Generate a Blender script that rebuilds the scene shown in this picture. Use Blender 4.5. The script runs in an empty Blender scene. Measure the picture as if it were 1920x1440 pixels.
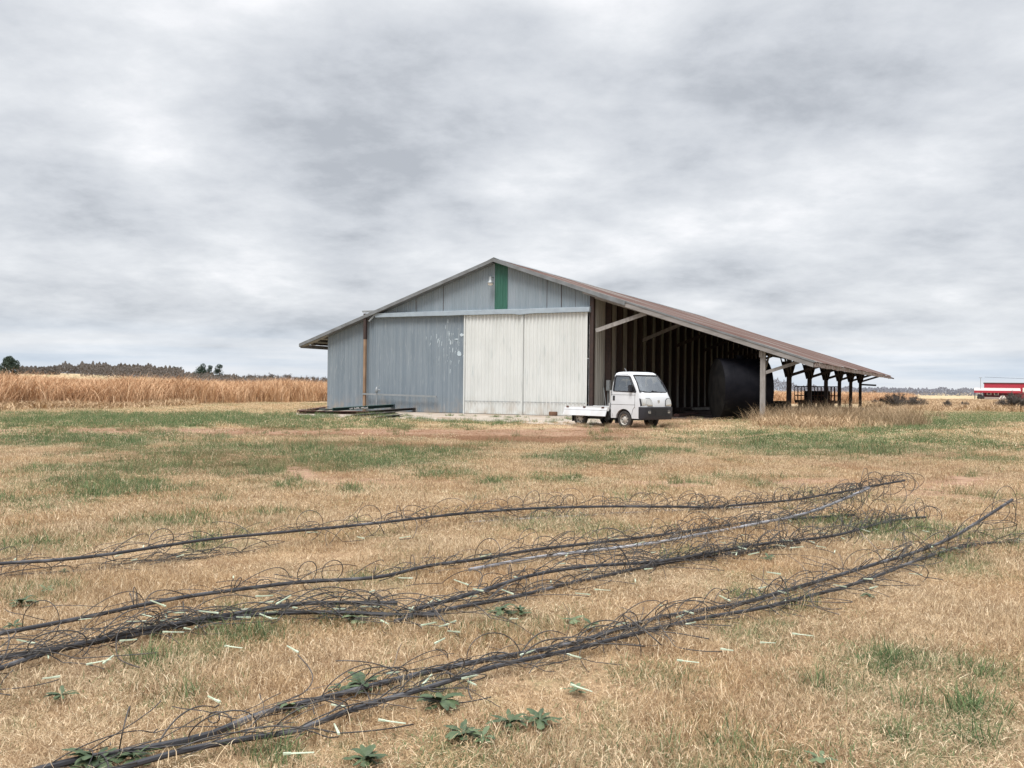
import bpy, bmesh, math, random
import numpy as np
from mathutils import Vector, Matrix, noise as mnoise

sc = bpy.context.scene
COL = sc.collection
R = math.radians

# ---------------------------------------------------------------- camera
F, PITCH, ROLL, CH = 1772.6, .0032, .0113, 1.27
cam_d = bpy.data.cameras.new('camera'); cam = bpy.data.objects.new('camera', cam_d); COL.objects.link(cam)
cam_d.sensor_width = 36; cam_d.lens = F*36/1920; cam_d.clip_start = .05; cam_d.clip_end = 6000
_F = Vector((0, math.cos(PITCH), math.sin(PITCH))); _U = Vector((0, -math.sin(PITCH), math.cos(PITCH))); _R = Vector((1, 0, 0))
CR = math.cos(ROLL)*_R + math.sin(ROLL)*_U; CU = math.cos(ROLL)*_U - math.sin(ROLL)*_R
CP = Vector((0, 0, CH))
M = Matrix((CR, CU, -_F)).transposed().to_4x4(); M.translation = CP
cam.matrix_world = M
sc.camera = cam

def ray(px, py):
    return _F + CR*((px-960)/F) + CU*((720-py)/F)
def ground(px, py, z=0.):
    d = ray(px, py); t = (z-CH)/d.z
    return CP + d*t
def at_dist(px, py, dist):
    d = ray(px, py); return CP + d*(dist/d.y)
def project(P):
    """numpy (n,3) -> px,py,depth"""
    d = P - np.array(CP); z = d@np.array(_F); z = np.where(abs(z) < 1e-3, 1e-3, z)
    return 960+F*(d@np.array(CR))/z, 720-F*(d@np.array(CU))/z, z

# ---------------------------------------------------------------- world, sun, exposure
SUN_EL, SUN_AZ = R(62), R(205)      # azimuth from +y clockwise: behind the camera, a little to the left
w = bpy.data.worlds.new('World'); sc.world = w; w.use_nodes = True
def build_world():
    nt = w.node_tree; nt.nodes.clear(); N = nt.nodes.new; L = nt.links.new
    out = N('ShaderNodeOutputWorld'); bg = N('ShaderNodeBackground'); bg.inputs['Strength'].default_value = .1
    sky = N('ShaderNodeTexSky'); sky.sky_type = 'NISHITA'; sky.sun_disc = False
    sky.sun_elevation = SUN_EL; sky.sun_rotation = SUN_AZ; sky.air_density = 1; sky.dust_density = 2
    tc = N('ShaderNodeTexCoord')
    sep = N('ShaderNodeSeparateXYZ'); L(tc.outputs['Generated'], sep.inputs[0])
    def math_(op, a, b=None, clamp=False):
        n = N('ShaderNodeMath'); n.operation = op; n.use_clamp = clamp
        for i, v in enumerate((a, b)):
            if v is None: continue
            if isinstance(v, (int, float)): n.inputs[i].default_value = v
            else: L(v, n.inputs[i])
        return n.outputs[0]
    z = math_('MAXIMUM', sep.outputs['Z'], 0.0)
    zz = math_('ADD', z, .22)
    cx = math_('DIVIDE', sep.outputs['X'], zz); cy = math_('DIVIDE', sep.outputs['Y'], zz)
    comb = N('ShaderNodeCombineXYZ'); L(cx, comb.inputs[0]); L(cy, comb.inputs[1]); comb.inputs[2].default_value = 3.7
    def nz(scale, detail, rough, loc, dist=0.):
        mp = N('ShaderNodeMapping'); mp.inputs['Location'].default_value = loc; L(comb.outputs[0], mp.inputs[0])
        n = N('ShaderNodeTexNoise'); n.inputs['Scale'].default_value = scale; n.inputs['Detail'].default_value = detail
        n.inputs['Roughness'].default_value = rough; n.inputs['Distortion'].default_value = dist; L(mp.outputs[0], n.inputs['Vector']); return n.outputs['Fac']
    big = nz(1.0, 2, .4, SKY_LOC[0], .1); mid = nz(2.6, 9, .57, SKY_LOC[1], .12); fine = nz(8, 8, .62, (9, 2, 1), .1)
    v = math_('ADD', math_('ADD', math_('MULTIPLY', big, .45), math_('MULTIPLY', mid, .42)), math_('MULTIPLY', fine, .13))
    # thin bright breaks of the deck: two known places
    def blob(px, py, rad, amp):
        d = ray(px, py).normalized()
        vm = N('ShaderNodeVectorMath'); vm.operation = 'DISTANCE'; L(tc.outputs['Generated'], vm.inputs[0]); vm.inputs[1].default_value = d
        m = N('ShaderNodeMapRange'); m.interpolation_type = 'SMOOTHSTEP'; m.inputs['From Min'].default_value = rad; m.inputs['From Max'].default_value = 0
        m.inputs['To Min'].default_value = 0; m.inputs['To Max'].default_value = amp; L(vm.outputs['Value'], m.inputs['Value']); return m.outputs[0]
    for b in SKY_BLOBS: v = math_('ADD', v, blob(*b))
    ramp = N('ShaderNodeValToRGB'); L(v, ramp.inputs[0])
    e = ramp.color_ramp.elements
    e[0].position = .38; e[0].color = (.42, .445, .485, 1)
    e[1].position = .65; e[1].color = (.90, .90, .92, 1)
    m1 = e.new(.45); m1.color = (.555, .58, .62, 1)
    m2 = e.new(.55); m2.color = (.70, .72, .75, 1)
    # near the horizon the deck opens on a pale blue strip
    mr = N('ShaderNodeMapRange'); mr.interpolation_type = 'SMOOTHSTEP'; L(sep.outputs['Z'], mr.inputs['Value'])
    mr.inputs['From Min'].default_value = .0; mr.inputs['From Max'].default_value = .085; mr.inputs['To Min'].default_value = .72; mr.inputs['To Max'].default_value = 0
    st = N('ShaderNodeMapping'); st.inputs['Scale'].default_value = (1.6, 1.6, 38); L(tc.outputs['Generated'], st.inputs[0])
    sn = N('ShaderNodeTexNoise'); sn.inputs['Scale'].default_value = 1.6; sn.inputs['Detail'].default_value = 4; L(st.outputs[0], sn.inputs['Vector'])
    hr = N('ShaderNodeValToRGB'); L(sn.outputs['Fac'], hr.inputs[0])
    hr.color_ramp.elements[0].position = .4; hr.color_ramp.elements[0].color = (.50, .60, .72, 1)
    hr.color_ramp.elements[1].position = .62; hr.color_ramp.elements[1].color = (.75, .78, .82, 1)
    mix = N('ShaderNodeMix'); mix.data_type = 'RGBA'; L(mr.outputs[0], mix.inputs['Factor']); L(ramp.outputs[0], mix.inputs['A']); L(hr.outputs[0], mix.inputs['B'])
    # an overcast sky is brightest overhead
    zr = N('ShaderNodeMapRange'); zr.interpolation_type = 'SMOOTHSTEP'; L(sep.outputs['Z'], zr.inputs['Value'])
    zr.inputs['From Min'].default_value = .40; zr.inputs['From Max'].default_value = .95; zr.inputs['To Min'].default_value = 10; zr.inputs['To Max'].default_value = 26
    sc1 = N('ShaderNodeVectorMath'); sc1.operation = 'SCALE'; L(mix.outputs['Result'], sc1.inputs[0]); L(zr.outputs[0], sc1.inputs['Scale'])
    mx2 = N('ShaderNodeMix'); mx2.data_type = 'RGBA'; mx2.inputs['Factor'].default_value = .05; L(sc1.outputs[0], mx2.inputs['A']); L(sky.outputs[0], mx2.inputs['B'])
    L(mx2.outputs['Result'], bg.inputs['Color']); L(bg.outputs[0], out.inputs[0])
SKY_LOC = ((2.3, 1.1, 0), (5.2, .4, 1))
SKY_BLOBS = ((280, 290, .10, .085), (900, 430, .16, .03), (700, 180, .22, -.10), (1640, 230, .18, -.05), (180, 420, .12, -.08), (60, 60, .16, .03), (470, 470, .11, .05), (1180, 60, .12, .05), (1330, 400, .12, -.06), (1560, 260, .15, .02))
build_world()
sun_d = bpy.data.lights.new('sun', 'SUN'); sun_d.energy = 3.4; sun_d.angle = R(25); sun_d.color = (1, .96, .90)
sun = bpy.data.objects.new('sun', sun_d); COL.objects.link(sun)
sd = Vector((math.sin(SUN_AZ)*math.cos(SUN_EL), math.cos(SUN_AZ)*math.cos(SUN_EL), math.sin(SUN_EL)))
sun.rotation_euler = sd.to_track_quat('Z', 'Y').to_euler(); sun.location = (0, -10, 30)
sc.view_settings.view_transform = 'Standard'; sc.view_settings.look = 'None'; sc.view_settings.exposure = 0.25; sc.view_settings.gamma = 1
sc.cycles.max_bounces = 6; sc.cycles.diffuse_bounces = 3; sc.cycles.transparent_max_bounces = 8
sc.cycles.use_adaptive_sampling = True

# ---------------------------------------------------------------- helpers
class MB:
    def __init__(s): s.v = []; s.f = []; s.m = []
    def add(s, vs, fs, mi=0):
        o = len(s.v); s.v += [tuple(v) for v in vs]; s.f += [tuple(i+o for i in f) for f in fs]; s.m += [mi]*len(fs); return s
    def box(s, x0, x1, y0, y1, z0, z1, mi=0):
        v = [(x, y, z) for z in (z0, z1) for y in (y0, y1) for x in (x0, x1)]
        return s.add(v, [(0, 2, 3, 1), (4, 5, 7, 6), (0, 1, 5, 4), (2, 6, 7, 3), (0, 4, 6, 2), (1, 3, 7, 5)], mi)
    def bar(s, a, b, wx, wy, up=(0, 0, 1), mi=0):
        a = Vector(a); b = Vector(b); d = (b-a).normalized(); up = Vector(up)
        if abs(d.dot(up)) > .98: up = Vector((1, 0, 0))
        x = d.cross(up).normalized(); y = x.cross(d).normalized()
        v = [p + x*(sx*wx/2) + y*(sy*wy/2) for p in (a, b) for sx, sy in ((-1, -1), (1, -1), (1, 1), (-1, 1))]
        return s.add(v, [(3, 2, 1, 0), (4, 5, 6, 7), (0, 1, 5, 4), (1, 2, 6, 5), (2, 3, 7, 6), (3, 0, 4, 7)], mi)
    def tube(s, pts, r, n=6, cap=True, mi=0):
        pts = [Vector(p) for p in pts]; k = len(pts); rr = r if isinstance(r, (list, tuple)) else [r]*k
        o = len(s.v); ref = None
        for i, p in enumerate(pts):
            d = (pts[min(i+1, k-1)]-pts[max(i-1, 0)])
            d = d.normalized() if d.length > 1e-9 else Vector((0, 0, 1))
            if ref is None: ref = d.orthogonal().normalized()
            x = (ref - d*ref.dot(d)); x = x.normalized() if x.length > 1e-6 else d.orthogonal().normalized(); ref = x; y = d.cross(x)
            for j in range(n):
                a = 2*math.pi*j/n; s.v.append(tuple(p + (x*math.cos(a)+y*math.sin(a))*rr[i]))
        for i in range(k-1):
            for j in range(n):
                a = o+i*n+j; b = o+i*n+(j+1) % n; s.f.append((a, b, b+n, a+n)); s.m.append(mi)
        if cap:
            s.f.append(tuple(o+j for j in range(n))[::-1]); s.m.append(mi)
            s.f.append(tuple(o+(k-1)*n+j for j in range(n))); s.m.append(mi)
        return s
    def prism(s, poly, axis, a, b, mi=0):
        """poly in the plane normal to axis; 'y': (x,z)  'x': (y,z)  'z': (x,y)"""
        def P(p, t): return (p[0], t, p[1]) if axis == 'y' else (t, p[0], p[1]) if axis == 'x' else (p[0], p[1], t)
        n = len(poly); v = [P(p, a) for p in poly]+[P(p, b) for p in poly]
        return s.add(v, [tuple(range(n)), tuple(range(2*n-1, n-1, -1))]+[(i, i+n, (i+1) % n+n, (i+1) % n) for i in range(n)], mi)
    def lathe(s, prof, c, axis='y', n=24, mi=0, close=True):
        o = len(s.v); k = len(prof)
        for t, r in prof:
            for j in range(n):
                a = 2*math.pi*j/n; p, q = r*math.cos(a), r*math.sin(a)
                v = (p, t, q) if axis == 'y' else (t, p, q) if axis == 'x' else (p, q, t)
                s.v.append((c[0]+v[0], c[1]+v[1], c[2]+v[2]))
        for i in range(k-1):
            for j in range(n):
                a = o+i*n+j; b = o+i*n+(j+1) % n; s.f.append((a, b, b+n, a+n)); s.m.append(mi)
        if close:
            s.f.append(tuple(o+j for j in range(n))[::-1]); s.m.append(mi)
            s.f.append(tuple(o+(k-1)*n+j for j in range(n))); s.m.append(mi)
        return s
    def mesh(s, name, mats, smooth=False, fix=True, bevel=0):
        me = bpy.data.meshes.new(name); me.from_pydata(s.v, [], s.f)
        for m in (mats if isinstance(mats, (list, tuple)) else [mats]): me.materials.append(m)
        me.polygons.foreach_set('material_index', s.m)
        if fix or bevel:
            bm = bmesh.new(); bm.from_mesh(me)
            if fix: bmesh.ops.recalc_face_normals(bm, faces=bm.faces)
            if bevel: bmesh.ops.bevel(bm, geom=[e for e in bm.edges if e.is_manifold and e.calc_face_angle(0) > .6], offset=bevel, segments=2, affect='EDGES', clamp_overlap=True)
            bm.to_mesh(me); bm.free()
        if smooth:
            me.polygons.foreach_set('use_smooth', [True]*len(me.polygons))
            if smooth != 'all': me.set_sharp_from_angle(angle=R(38))
        me.update(); return me
    def build(s, name, mats, parent=None, smooth=False, fix=True, bevel=0, loc=None):
        o = bpy.data.objects.new(name, s.mesh(name, mats, smooth, fix, bevel)); COL.objects.link(o)
        if parent: o.parent = parent
        if loc is not None: o.location = loc
        return o
def tag(o, label=None, cat=None, group=None, kind=None):
    if label: o['label'] = label
    if cat: o['category'] = cat
    if group: o['group'] = group
    if kind: o['kind'] = kind
    return o
def empty(name, loc, rz=0., label=None, cat=None, group=None):
    o = bpy.data.objects.new(name, None); COL.objects.link(o); o.location = loc; o.rotation_euler = (0, 0, rz); o.empty_display_size = .2
    return tag(o, label, cat, group)
def copy_tree(o, parent=None):
    kids = [c for c in bpy.data.objects if c.parent == o]
    c = o.copy(); COL.objects.link(c); c.parent = parent
    for ch in kids: copy_tree(ch, c)
    return c

def mat(name, col, rough=.7, metal=0., col2=None, scale=6., detail=6, bump=0., bscale=40., stretch=(1, 1, 1), lo=.35, hi=.65, spec=.5, coords='Object', col3=None, scale3=2., lo3=.5, hi3=.6, stretch3=(1, 1, 1), dirt=0.):
    m = bpy.data.materials.new(name); m.use_nodes = True; nt = m.node_tree; N = nt.nodes.new; L = nt.links.new
    b = nt.nodes['Principled BSDF']; b.inputs['Base Color'].default_value = (*col, 1); b.inputs['Roughness'].default_value = rough
    b.inputs['Metallic'].default_value = metal; b.inputs['Specular IOR Level'].default_value = spec
    tc = N('ShaderNodeTexCoord')
    def ns(sc_, st, det=detail):
        mp = N('ShaderNodeMapping'); mp.inputs['Scale'].default_value = st; L(tc.outputs[coords], mp.inputs[0])
        n = N('ShaderNodeTexNoise'); n.inputs['Scale'].default_value = sc_; n.inputs['Detail'].default_value = det; L(mp.outputs[0], n.inputs['Vector']); return n.outputs['Fac']
    cur = None
    if col2:
        n = ns(scale, stretch); mr = N('ShaderNodeMapRange'); mr.inputs['From Min'].default_value = lo; mr.inputs['From Max'].default_value = hi; L(n, mr.inputs['Value'])
        mx = N('ShaderNodeMix'); mx.data_type = 'RGBA'; mx.inputs['A'].default_value = (*col, 1); mx.inputs['B'].default_value = (*col2, 1); L(mr.outputs[0], mx.inputs['Factor'])
        cur = mx.outputs['Result']; L(cur, b.inputs['Base Color'])
    if col3:
        n = ns(scale3, stretch3); mr = N('ShaderNodeMapRange'); mr.inputs['From Min'].default_value = lo3; mr.inputs['From Max'].default_value = hi3; L(n, mr.inputs['Value'])
        mx = N('ShaderNodeMix'); mx.data_type = 'RGBA'; mx.inputs['B'].default_value = (*col3, 1); L(mr.outputs[0], mx.inputs['Factor'])
        if cur: L(cur, mx.inputs['A'])
        else: mx.inputs['A'].default_value = (*col, 1)
        L(mx.outputs['Result'], b.inputs['Base Color'])
    if dirt:
        last = b.inputs['Base Color'].links[0].from_socket if b.inputs['Base Color'].links else None
        sp = N('ShaderNodeSeparateXYZ'); L(tc.outputs['Object'], sp.inputs[0]); mr = N('ShaderNodeMapRange'); mr.inputs['From Min'].default_value = dirt; mr.inputs['From Max'].default_value = 0; L(sp.outputs['Z'], mr.inputs['Value'])
        n = ns(3.5, (1, 1, .5), 8); m2 = N('ShaderNodeMapRange'); m2.inputs['From Min'].default_value = .42; m2.inputs['From Max'].default_value = .85; L(n, m2.inputs['Value'])
        mu = N('ShaderNodeMath'); mu.operation = 'MULTIPLY'; L(mr.outputs[0], mu.inputs[0]); L(m2.outputs[0], mu.inputs[1])
        mx = N('ShaderNodeMix'); mx.data_type = 'RGBA'; mx.inputs['B'].default_value = (.34, .27, .20, 1); L(mu.outputs[0], mx.inputs['Factor'])
        if last: L(last, mx.inputs['A'])
        else: mx.inputs['A'].default_value = (*col, 1)
        L(mx.outputs['Result'], b.inputs['Base Color'])
    if bump:
        n = ns(bscale, stretch); bp = N('ShaderNodeBump'); bp.inputs['Strength'].default_value = bump; bp.inputs['Distance'].default_value = .02; L(n, bp.inputs['Height']); L(bp.outputs[0], b.inputs['Normal'])
    return m

MT = {}
MT['blue'] = mat('blue_grey_metal', (.145, .182, .218), .55, .0, (.185, .222, .256), 1.5, stretch=(5, 5, .16), lo=.38, hi=.62, col3=(.27, .30, .33), scale3=5, stretch3=(5, 5, .35), lo3=.58, hi3=.76, bump=.35, bscale=1.6, dirt=.9)
MT['gable'] = mat('gable_grey_metal', (.19, .235, .27), .5, .0, (.24, .28, .32), 1.6, stretch=(5, 5, .3), lo=.3, hi=.7, col3=(.10, .13, .16), scale3=7, stretch3=(8, 8, .15), lo3=.70, hi3=.78)
MT['green'] = mat('green_metal', (.018, .088, .062), .5, 0, (.028, .115, .085), 3, stretch=(4, 4, .5))
MT['white_sheet'] = mat('cream_metal', (.58, .597, .588), .5, 0, (.52, .54, .53), 1.1, stretch=(2, 2, .4), lo=.4, hi=.75, col3=(.39, .43, .43), scale3=1.7, stretch3=(3, 3, .5), lo3=.60, hi3=.82, bump=.2, bscale=2, dirt=.9)
MT['beige'] = mat('beige_metal', (.36, .355, .33), .65, 0, (.25, .245, .23), 1.5, stretch=(3, 3, .3))
MT['darkpost'] = mat('dark_brown_steel', (.028, .018, .017), .7, 0, (.045, .025, .02), 8)
MT['rustpole'] = mat('rusty_pole', (.20, .125, .075), .8, 0, (.30, .20, .13), 3, stretch=(1, 1, .6), bump=.3)
MT['rustroof'] = mat('rusty_roof', (.078, .038, .030), .9, .0, (.125, .080, .068), 1.1, stretch=(.25, 1.6, .25), lo=.40, hi=.62, col3=(.19, .18, .17), scale3=.55, stretch3=(.25, 1.8, .25), lo3=.54, hi3=.64, bump=.2, bscale=12)
MT['galv'] = mat('galvanised_trim', (.30, .32, .34), .5, .3, (.22, .24, .25), 2.5, bump=.15, bscale=8)
MT['rake'] = mat('weathered_rake_metal', (.19, .205, .22), .55, .15, (.13, .135, .14), 2.5)
MT['foil'] = mat('crinkled_foil', (.55, .56, .58), .35, .5, (.25, .26, .28), 4.0, stretch=(1, 1, 2), bump=.6, bscale=7)
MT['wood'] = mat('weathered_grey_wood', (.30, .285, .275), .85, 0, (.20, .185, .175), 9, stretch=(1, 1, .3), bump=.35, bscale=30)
MT['fascia'] = mat('weathered_fascia_board', (.25, .235, .23), .85, 0, (.17, .16, .155), 3, stretch=(.4, 2, 2), bump=.3, bscale=20)
MT['peel'] = mat('peeling_fascia', (.30, .26, .24), .85, 0, (.16, .09, .075), 4, stretch=(1, 1.2, 3), lo=.42, hi=.58, bump=.4, bscale=20)
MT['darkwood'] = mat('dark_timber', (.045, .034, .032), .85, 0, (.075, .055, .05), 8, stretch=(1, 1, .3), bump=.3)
MT['concrete'] = mat('pale_concrete', (.40, .345, .29), .9, 0, (.30, .25, .20), 1.4, bump=.3, bscale=60, col3=(.26, .18, .12), scale3=.5, lo3=.55, hi3=.7)
MT['black_tank'] = mat('black_tank_steel', (.005, .0055, .008), .55, 0, (.009, .009, .012), 3, bump=.1, bscale=3, spec=.05, col3=(.02, .02, .022), scale3=1.7, lo3=.66, hi3=.75)
MT['tank_end'] = mat('grey_tank_head', (.008, .008, .0085), .8, 0, (.018, .0175, .017), 2.2, bump=.25, bscale=3, spec=.04)
MT['white_paint'] = mat('white_car_paint', (.57, .595, .625), .3, 0, (.53, .55, .58), 2, spec=.5, dirt=.75)
MT['bed_paint'] = mat('worn_white_paint', (.56, .57, .58), .5, 0, (.48, .48, .47), 5, col3=(.25, .14, .09), scale3=6, lo3=.68, hi3=.73)
MT['plastic'] = mat('dark_grey_plastic', (.017, .018, .025), .6, bump=.05)
MT['under'] = mat('black_underbody', (.012, .012, .013), .8)
MT['rubber'] = mat('tyre_rubber', (.022, .021, .021), .85, 0, (.045, .04, .036), 12)
MT['rim'] = mat('dirty_white_rim', (.50, .49, .46), .5, .1, (.30, .27, .23), 14)
MT['chrome'] = mat('chrome', (.6, .6, .6), .2, 1)
MT['lamp'] = mat('headlamp_lens', (.60, .61, .60), .12, .25, (.42, .43, .43), 30, stretch=(1, 1, .15))
MT['seat'] = mat('grey_seat_fabric', (.10, .10, .11), .9)
MT['pipe'] = mat('black_poly_pipe', (.028, .028, .033), .5, 0, (.14, .14, .15), 4.5, lo=.54, hi=.70, stretch=(1, 1, 1), coords='Object')
MT['palepipe'] = mat('sun_bleached_pipe', (.34, .34, .36), .55, 0, (.20, .20, .22), 5)
MT['tubing'] = mat('black_drip_tubing', (.024, .022, .021), .5, 0, (.075, .068, .064), 7)
MT['stake'] = mat('pale_green_stake', (.42, .50, .36), .6, 0, (.56, .62, .50), 25)
MT['leaf'] = mat('broad_weed_leaf', (.030, .054, .022), .6, 0, (.072, .104, .045), 22, bump=.3, bscale=60)
MT['leaf_pale'] = mat('grey_green_leaf', (.060, .095, .045), .6, 0, (.13, .165, .08), 22, bump=.3, bscale=60)
MT['evergreen'] = mat('evergreen_foliage', (.014, .030, .022), .85, 0, (.035, .055, .036), .9, coords='Object')
MT['bark'] = mat('bare_bark', (.085, .062, .058), .9, 0, (.13, .10, .095), 2)
MT['twig'] = mat('bare_twigs', (.070, .060, .054), .95, 0, (.115, .100, .088), .6)
MT['hazetwig'] = mat('far_wood_twigs', (.12, .125, .15), .95, 0, (.155, .155, .175), .1)  # blue-grey of distance haze mixed into the twig colour
MT['red'] = mat('red_metal_wall', (.34, .018, .038), .5, 0, (.29, .016, .034), 2)
MT['redlow'] = mat('dark_red_siding', (.16, .018, .028), .6, 0, (.13, .016, .024), 3)
MT['whiteroof'] = mat('white_metal_roof', (.74, .72, .68), .5)
MT['glassdark'] = mat('dark_window_glass', (.03, .02, .025), .1)
MT['beamgreen'] = mat('green_steel', (.022, .060, .055), .55, .2, (.035, .085, .075), 4)
MT['beamrust'] = mat('rusty_steel', (.065, .028, .024), .8, 0, (.10, .045, .035), 5)
MT['beamdark'] = mat('dark_steel', (.022, .022, .024), .7, 0, (.045, .035, .03), 5)
MT['beamgrey'] = mat('grey_green_steel', (.13, .16, .155), .6, 0, (.17, .16, .14), 3)
MT['letters'] = mat('white_lettering', (.75, .75, .73), .6)
MT['soil'] = mat('red_soil', (.17, .085, .055), .95, 0, (.11, .06, .04), 3, bump=.4)

# ---------------------------------------------------------------- ground masks (where the lawn is green, straw or bare soil)
rng = np.random.default_rng(7)
def _h(ix, iy, s):
    n = (ix.astype(np.int64)*374761393 + iy.astype(np.int64)*668265263 + s*974634777) & 0xffffffff
    n = ((n ^ (n >> 13))*1274126177) & 0xffffffff
    return ((n ^ (n >> 16)) & 0xffff)/65535.
def vnoise(x, y, s=0):
    ix = np.floor(x); iy = np.floor(y); fx = x-ix; fy = y-iy; fx = fx*fx*(3-2*fx); fy = fy*fy*(3-2*fy)
    a = _h(ix, iy, s); b = _h(ix+1, iy, s); c = _h(ix, iy+1, s); d = _h(ix+1, iy+1, s)
    return (a*(1-fx)+b*fx)*(1-fy)+(c*(1-fx)+d*fx)*fy
def fbm(x, y, s=0, o=4):
    t = 0; a = .5; n = 0
    for i in range(o): t = t+a*vnoise(x*2**i, y*2**i, s+i); n += a; a *= .55
    return t/n
GREEN = [(300, 789, 380, 12, 1.5), (120, 828, 230, 16, 1.1), (560, 851, 300, 22, .9), (330, 880, 180, 16, .7), (90, 880, 110, 16, .5), (250, 915, 80, 18, 1.0), (120, 905, 130, 14, .6), (420, 945, 70, 9, .6), (330, 990, 60, 9, .5), (520, 975, 50, 8, .6), (800, 900, 60, 7, .5), (1060, 905, 40, 6, .6), (1220, 925, 50, 7, .5), (860, 850, 60, 7, .6), (690, 868, 90, 10, .7), (185, 945, 45, 9, .8), (465, 917, 42, 9, .9),
         (60, 965, 60, 14, .5), (690, 915, 75, 10, .6), (560, 955, 50, 9, .5), (620, 802, 200, 4, .6), (1120, 862, 95, 12, .9), (1250, 850, 60, 8, .7), (1050, 862, 60, 8, .4), (920, 917, 40, 6, .5),
         (1560, 840, 260, 22, .75), (1420, 822, 120, 10, .6), (1850, 785, 190, 10, 1.5), (1740, 800, 90, 8, .9), (1660, 808, 60, 7, .9), (1850, 870, 90, 14, .5), (1880, 835, 120, 15, .5),
         (1350, 1035, 80, 13, .9), (1840, 1070, 80, 32, .9), (1600, 1045, 70, 20, .45), (1740, 1020, 40, 9, .6), (1450, 1200, 60, 20, .5), (1800, 1350, 120, 45, .6), (1700, 1250, 80, 30, .4), (1540, 1300, 60, 25, .4),
         (1890, 1230, 50, 40, .5), (640, 1400, 80, 20, .4), (880, 1300, 120, 40, .45), (480, 1200, 80, 14, .35), (420, 1240, 60, 20, .3), (60, 1130, 60, 20, .6), (540, 1000, 70, 9, .3), (720, 980, 100, 12, .3),
         (880, 1150, 80, 14, .4), (1140, 1160, 60, 12, .4), (660, 1170, 50, 12, .6), (880, 793, 120, 3, .9), (1500, 985, 120, 14, .25), (90, 1200, 60, 14, .4), (1280, 1280, 130, 25, .35), (1630, 1110, 80, 20, .4), (1900, 1400, 80, 40, .5)]
BROWN = [(200, 809, 330, 5, 2.0), (560, 812, 300, 6, 1.9), (800, 815, 260, 7, 1.9), (980, 818, 190, 12, 1.6), (1060, 826, 120, 10, .9), (640, 838, 200, 6, .8), (560, 882, 160, 14, .6), (1260, 905, 130, 9, .7), (1520, 903, 120, 8, .8),
         (1760, 861, 150, 6, .4), (1800, 905, 130, 16, .8), (1870, 935, 90, 10, .8), (100, 940, 160, 10, .4), (620, 905, 160, 10, .4), (1050, 905, 200, 9, .35), (1640, 880, 200, 9, .5), (1400, 865, 200, 8, .35), (300, 860, 260, 10, .4), (1700, 925, 90, 9, .6), (380, 880, 250, 20, .35), (1130, 880, 200, 10, .45), (1590, 1335, 40, 20, .5), (1230, 795, 90, 10, .6), (1150, 800, 110, 8, .8),
         (860, 845, 90, 7, .5), (940, 810, 60, 4, .8)]
def masks(P):
    x, y = P[:, 0], P[:, 1]
    px, py, dz = project(P); ok = dz > 1.5
    wx = (fbm(x*.9, y*.35, 11)-.5); wy = (fbm(x*.5, y*.35, 23)-.5)
    sc_ = np.clip((py-738)/300, .05, 1.2)
    qx = px + wx*160*np.clip(sc_*1.5, .5, 1); qy = py + wy*55*sc_
    g = np.zeros(len(P)); b = np.zeros(len(P))
    for cx, cy, rx, ry, s in GREEN: g += s*np.exp(-(((qx-cx)/rx)**2+((qy-cy)/ry)**2)**1.3)
    for cx, cy, rx, ry, s in BROWN: b += s*np.exp(-(((.5*(qx+px)-cx)/rx)**2+((.5*(qy+py)-cy)/ry)**2)**1.3)
    g *= ok; b *= ok
    n1 = fbm(x*1.3, y*.8, 3); n2 = fbm(x*5, y*4, 5); n3 = fbm(x*.35, y*.2, 9)
    far = np.clip((y-6)/30, 0, 1)
    base = .10+.10*far
    gg = np.clip((g*.78+base+ (n1-.5)*1.5+(n2-.5)*1.5+(fbm(x*14, y*9, 41)-.5)*.8+(n3-.5)*.4-.26)*1.5, 0, .85)
    bb = np.clip((b*1.25+.07+(fbm(x*1.1, y*.7, 31)-.5)*1.0+(fbm(x*4, y*3, 37)-.5)*1.1-.34)*1.8, 0, 1)
    out = ~ok
    return gg, bb*(1-.7*gg)
def hz(x, y):
    """height of the land: flat round the barn, a low hill far left, a slight fall far right"""
    d = np.hypot(x, y); az = np.degrees(np.arctan2(x, np.maximum(y, 1e-3)))
    s = lambda a, b, t: (lambda k: k*k*(3-2*k))(np.clip((t-a)/(b-a), 0, 1))
    left = s(-8, -26, az)*s(110, 330, d)*3.9
    right = -s(-2, 8, az)*s(110, 260, d)*.9
    fall = -s(10, 16, az)*0
    return np.where(y > 0, left+right+fall, 0.)

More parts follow.
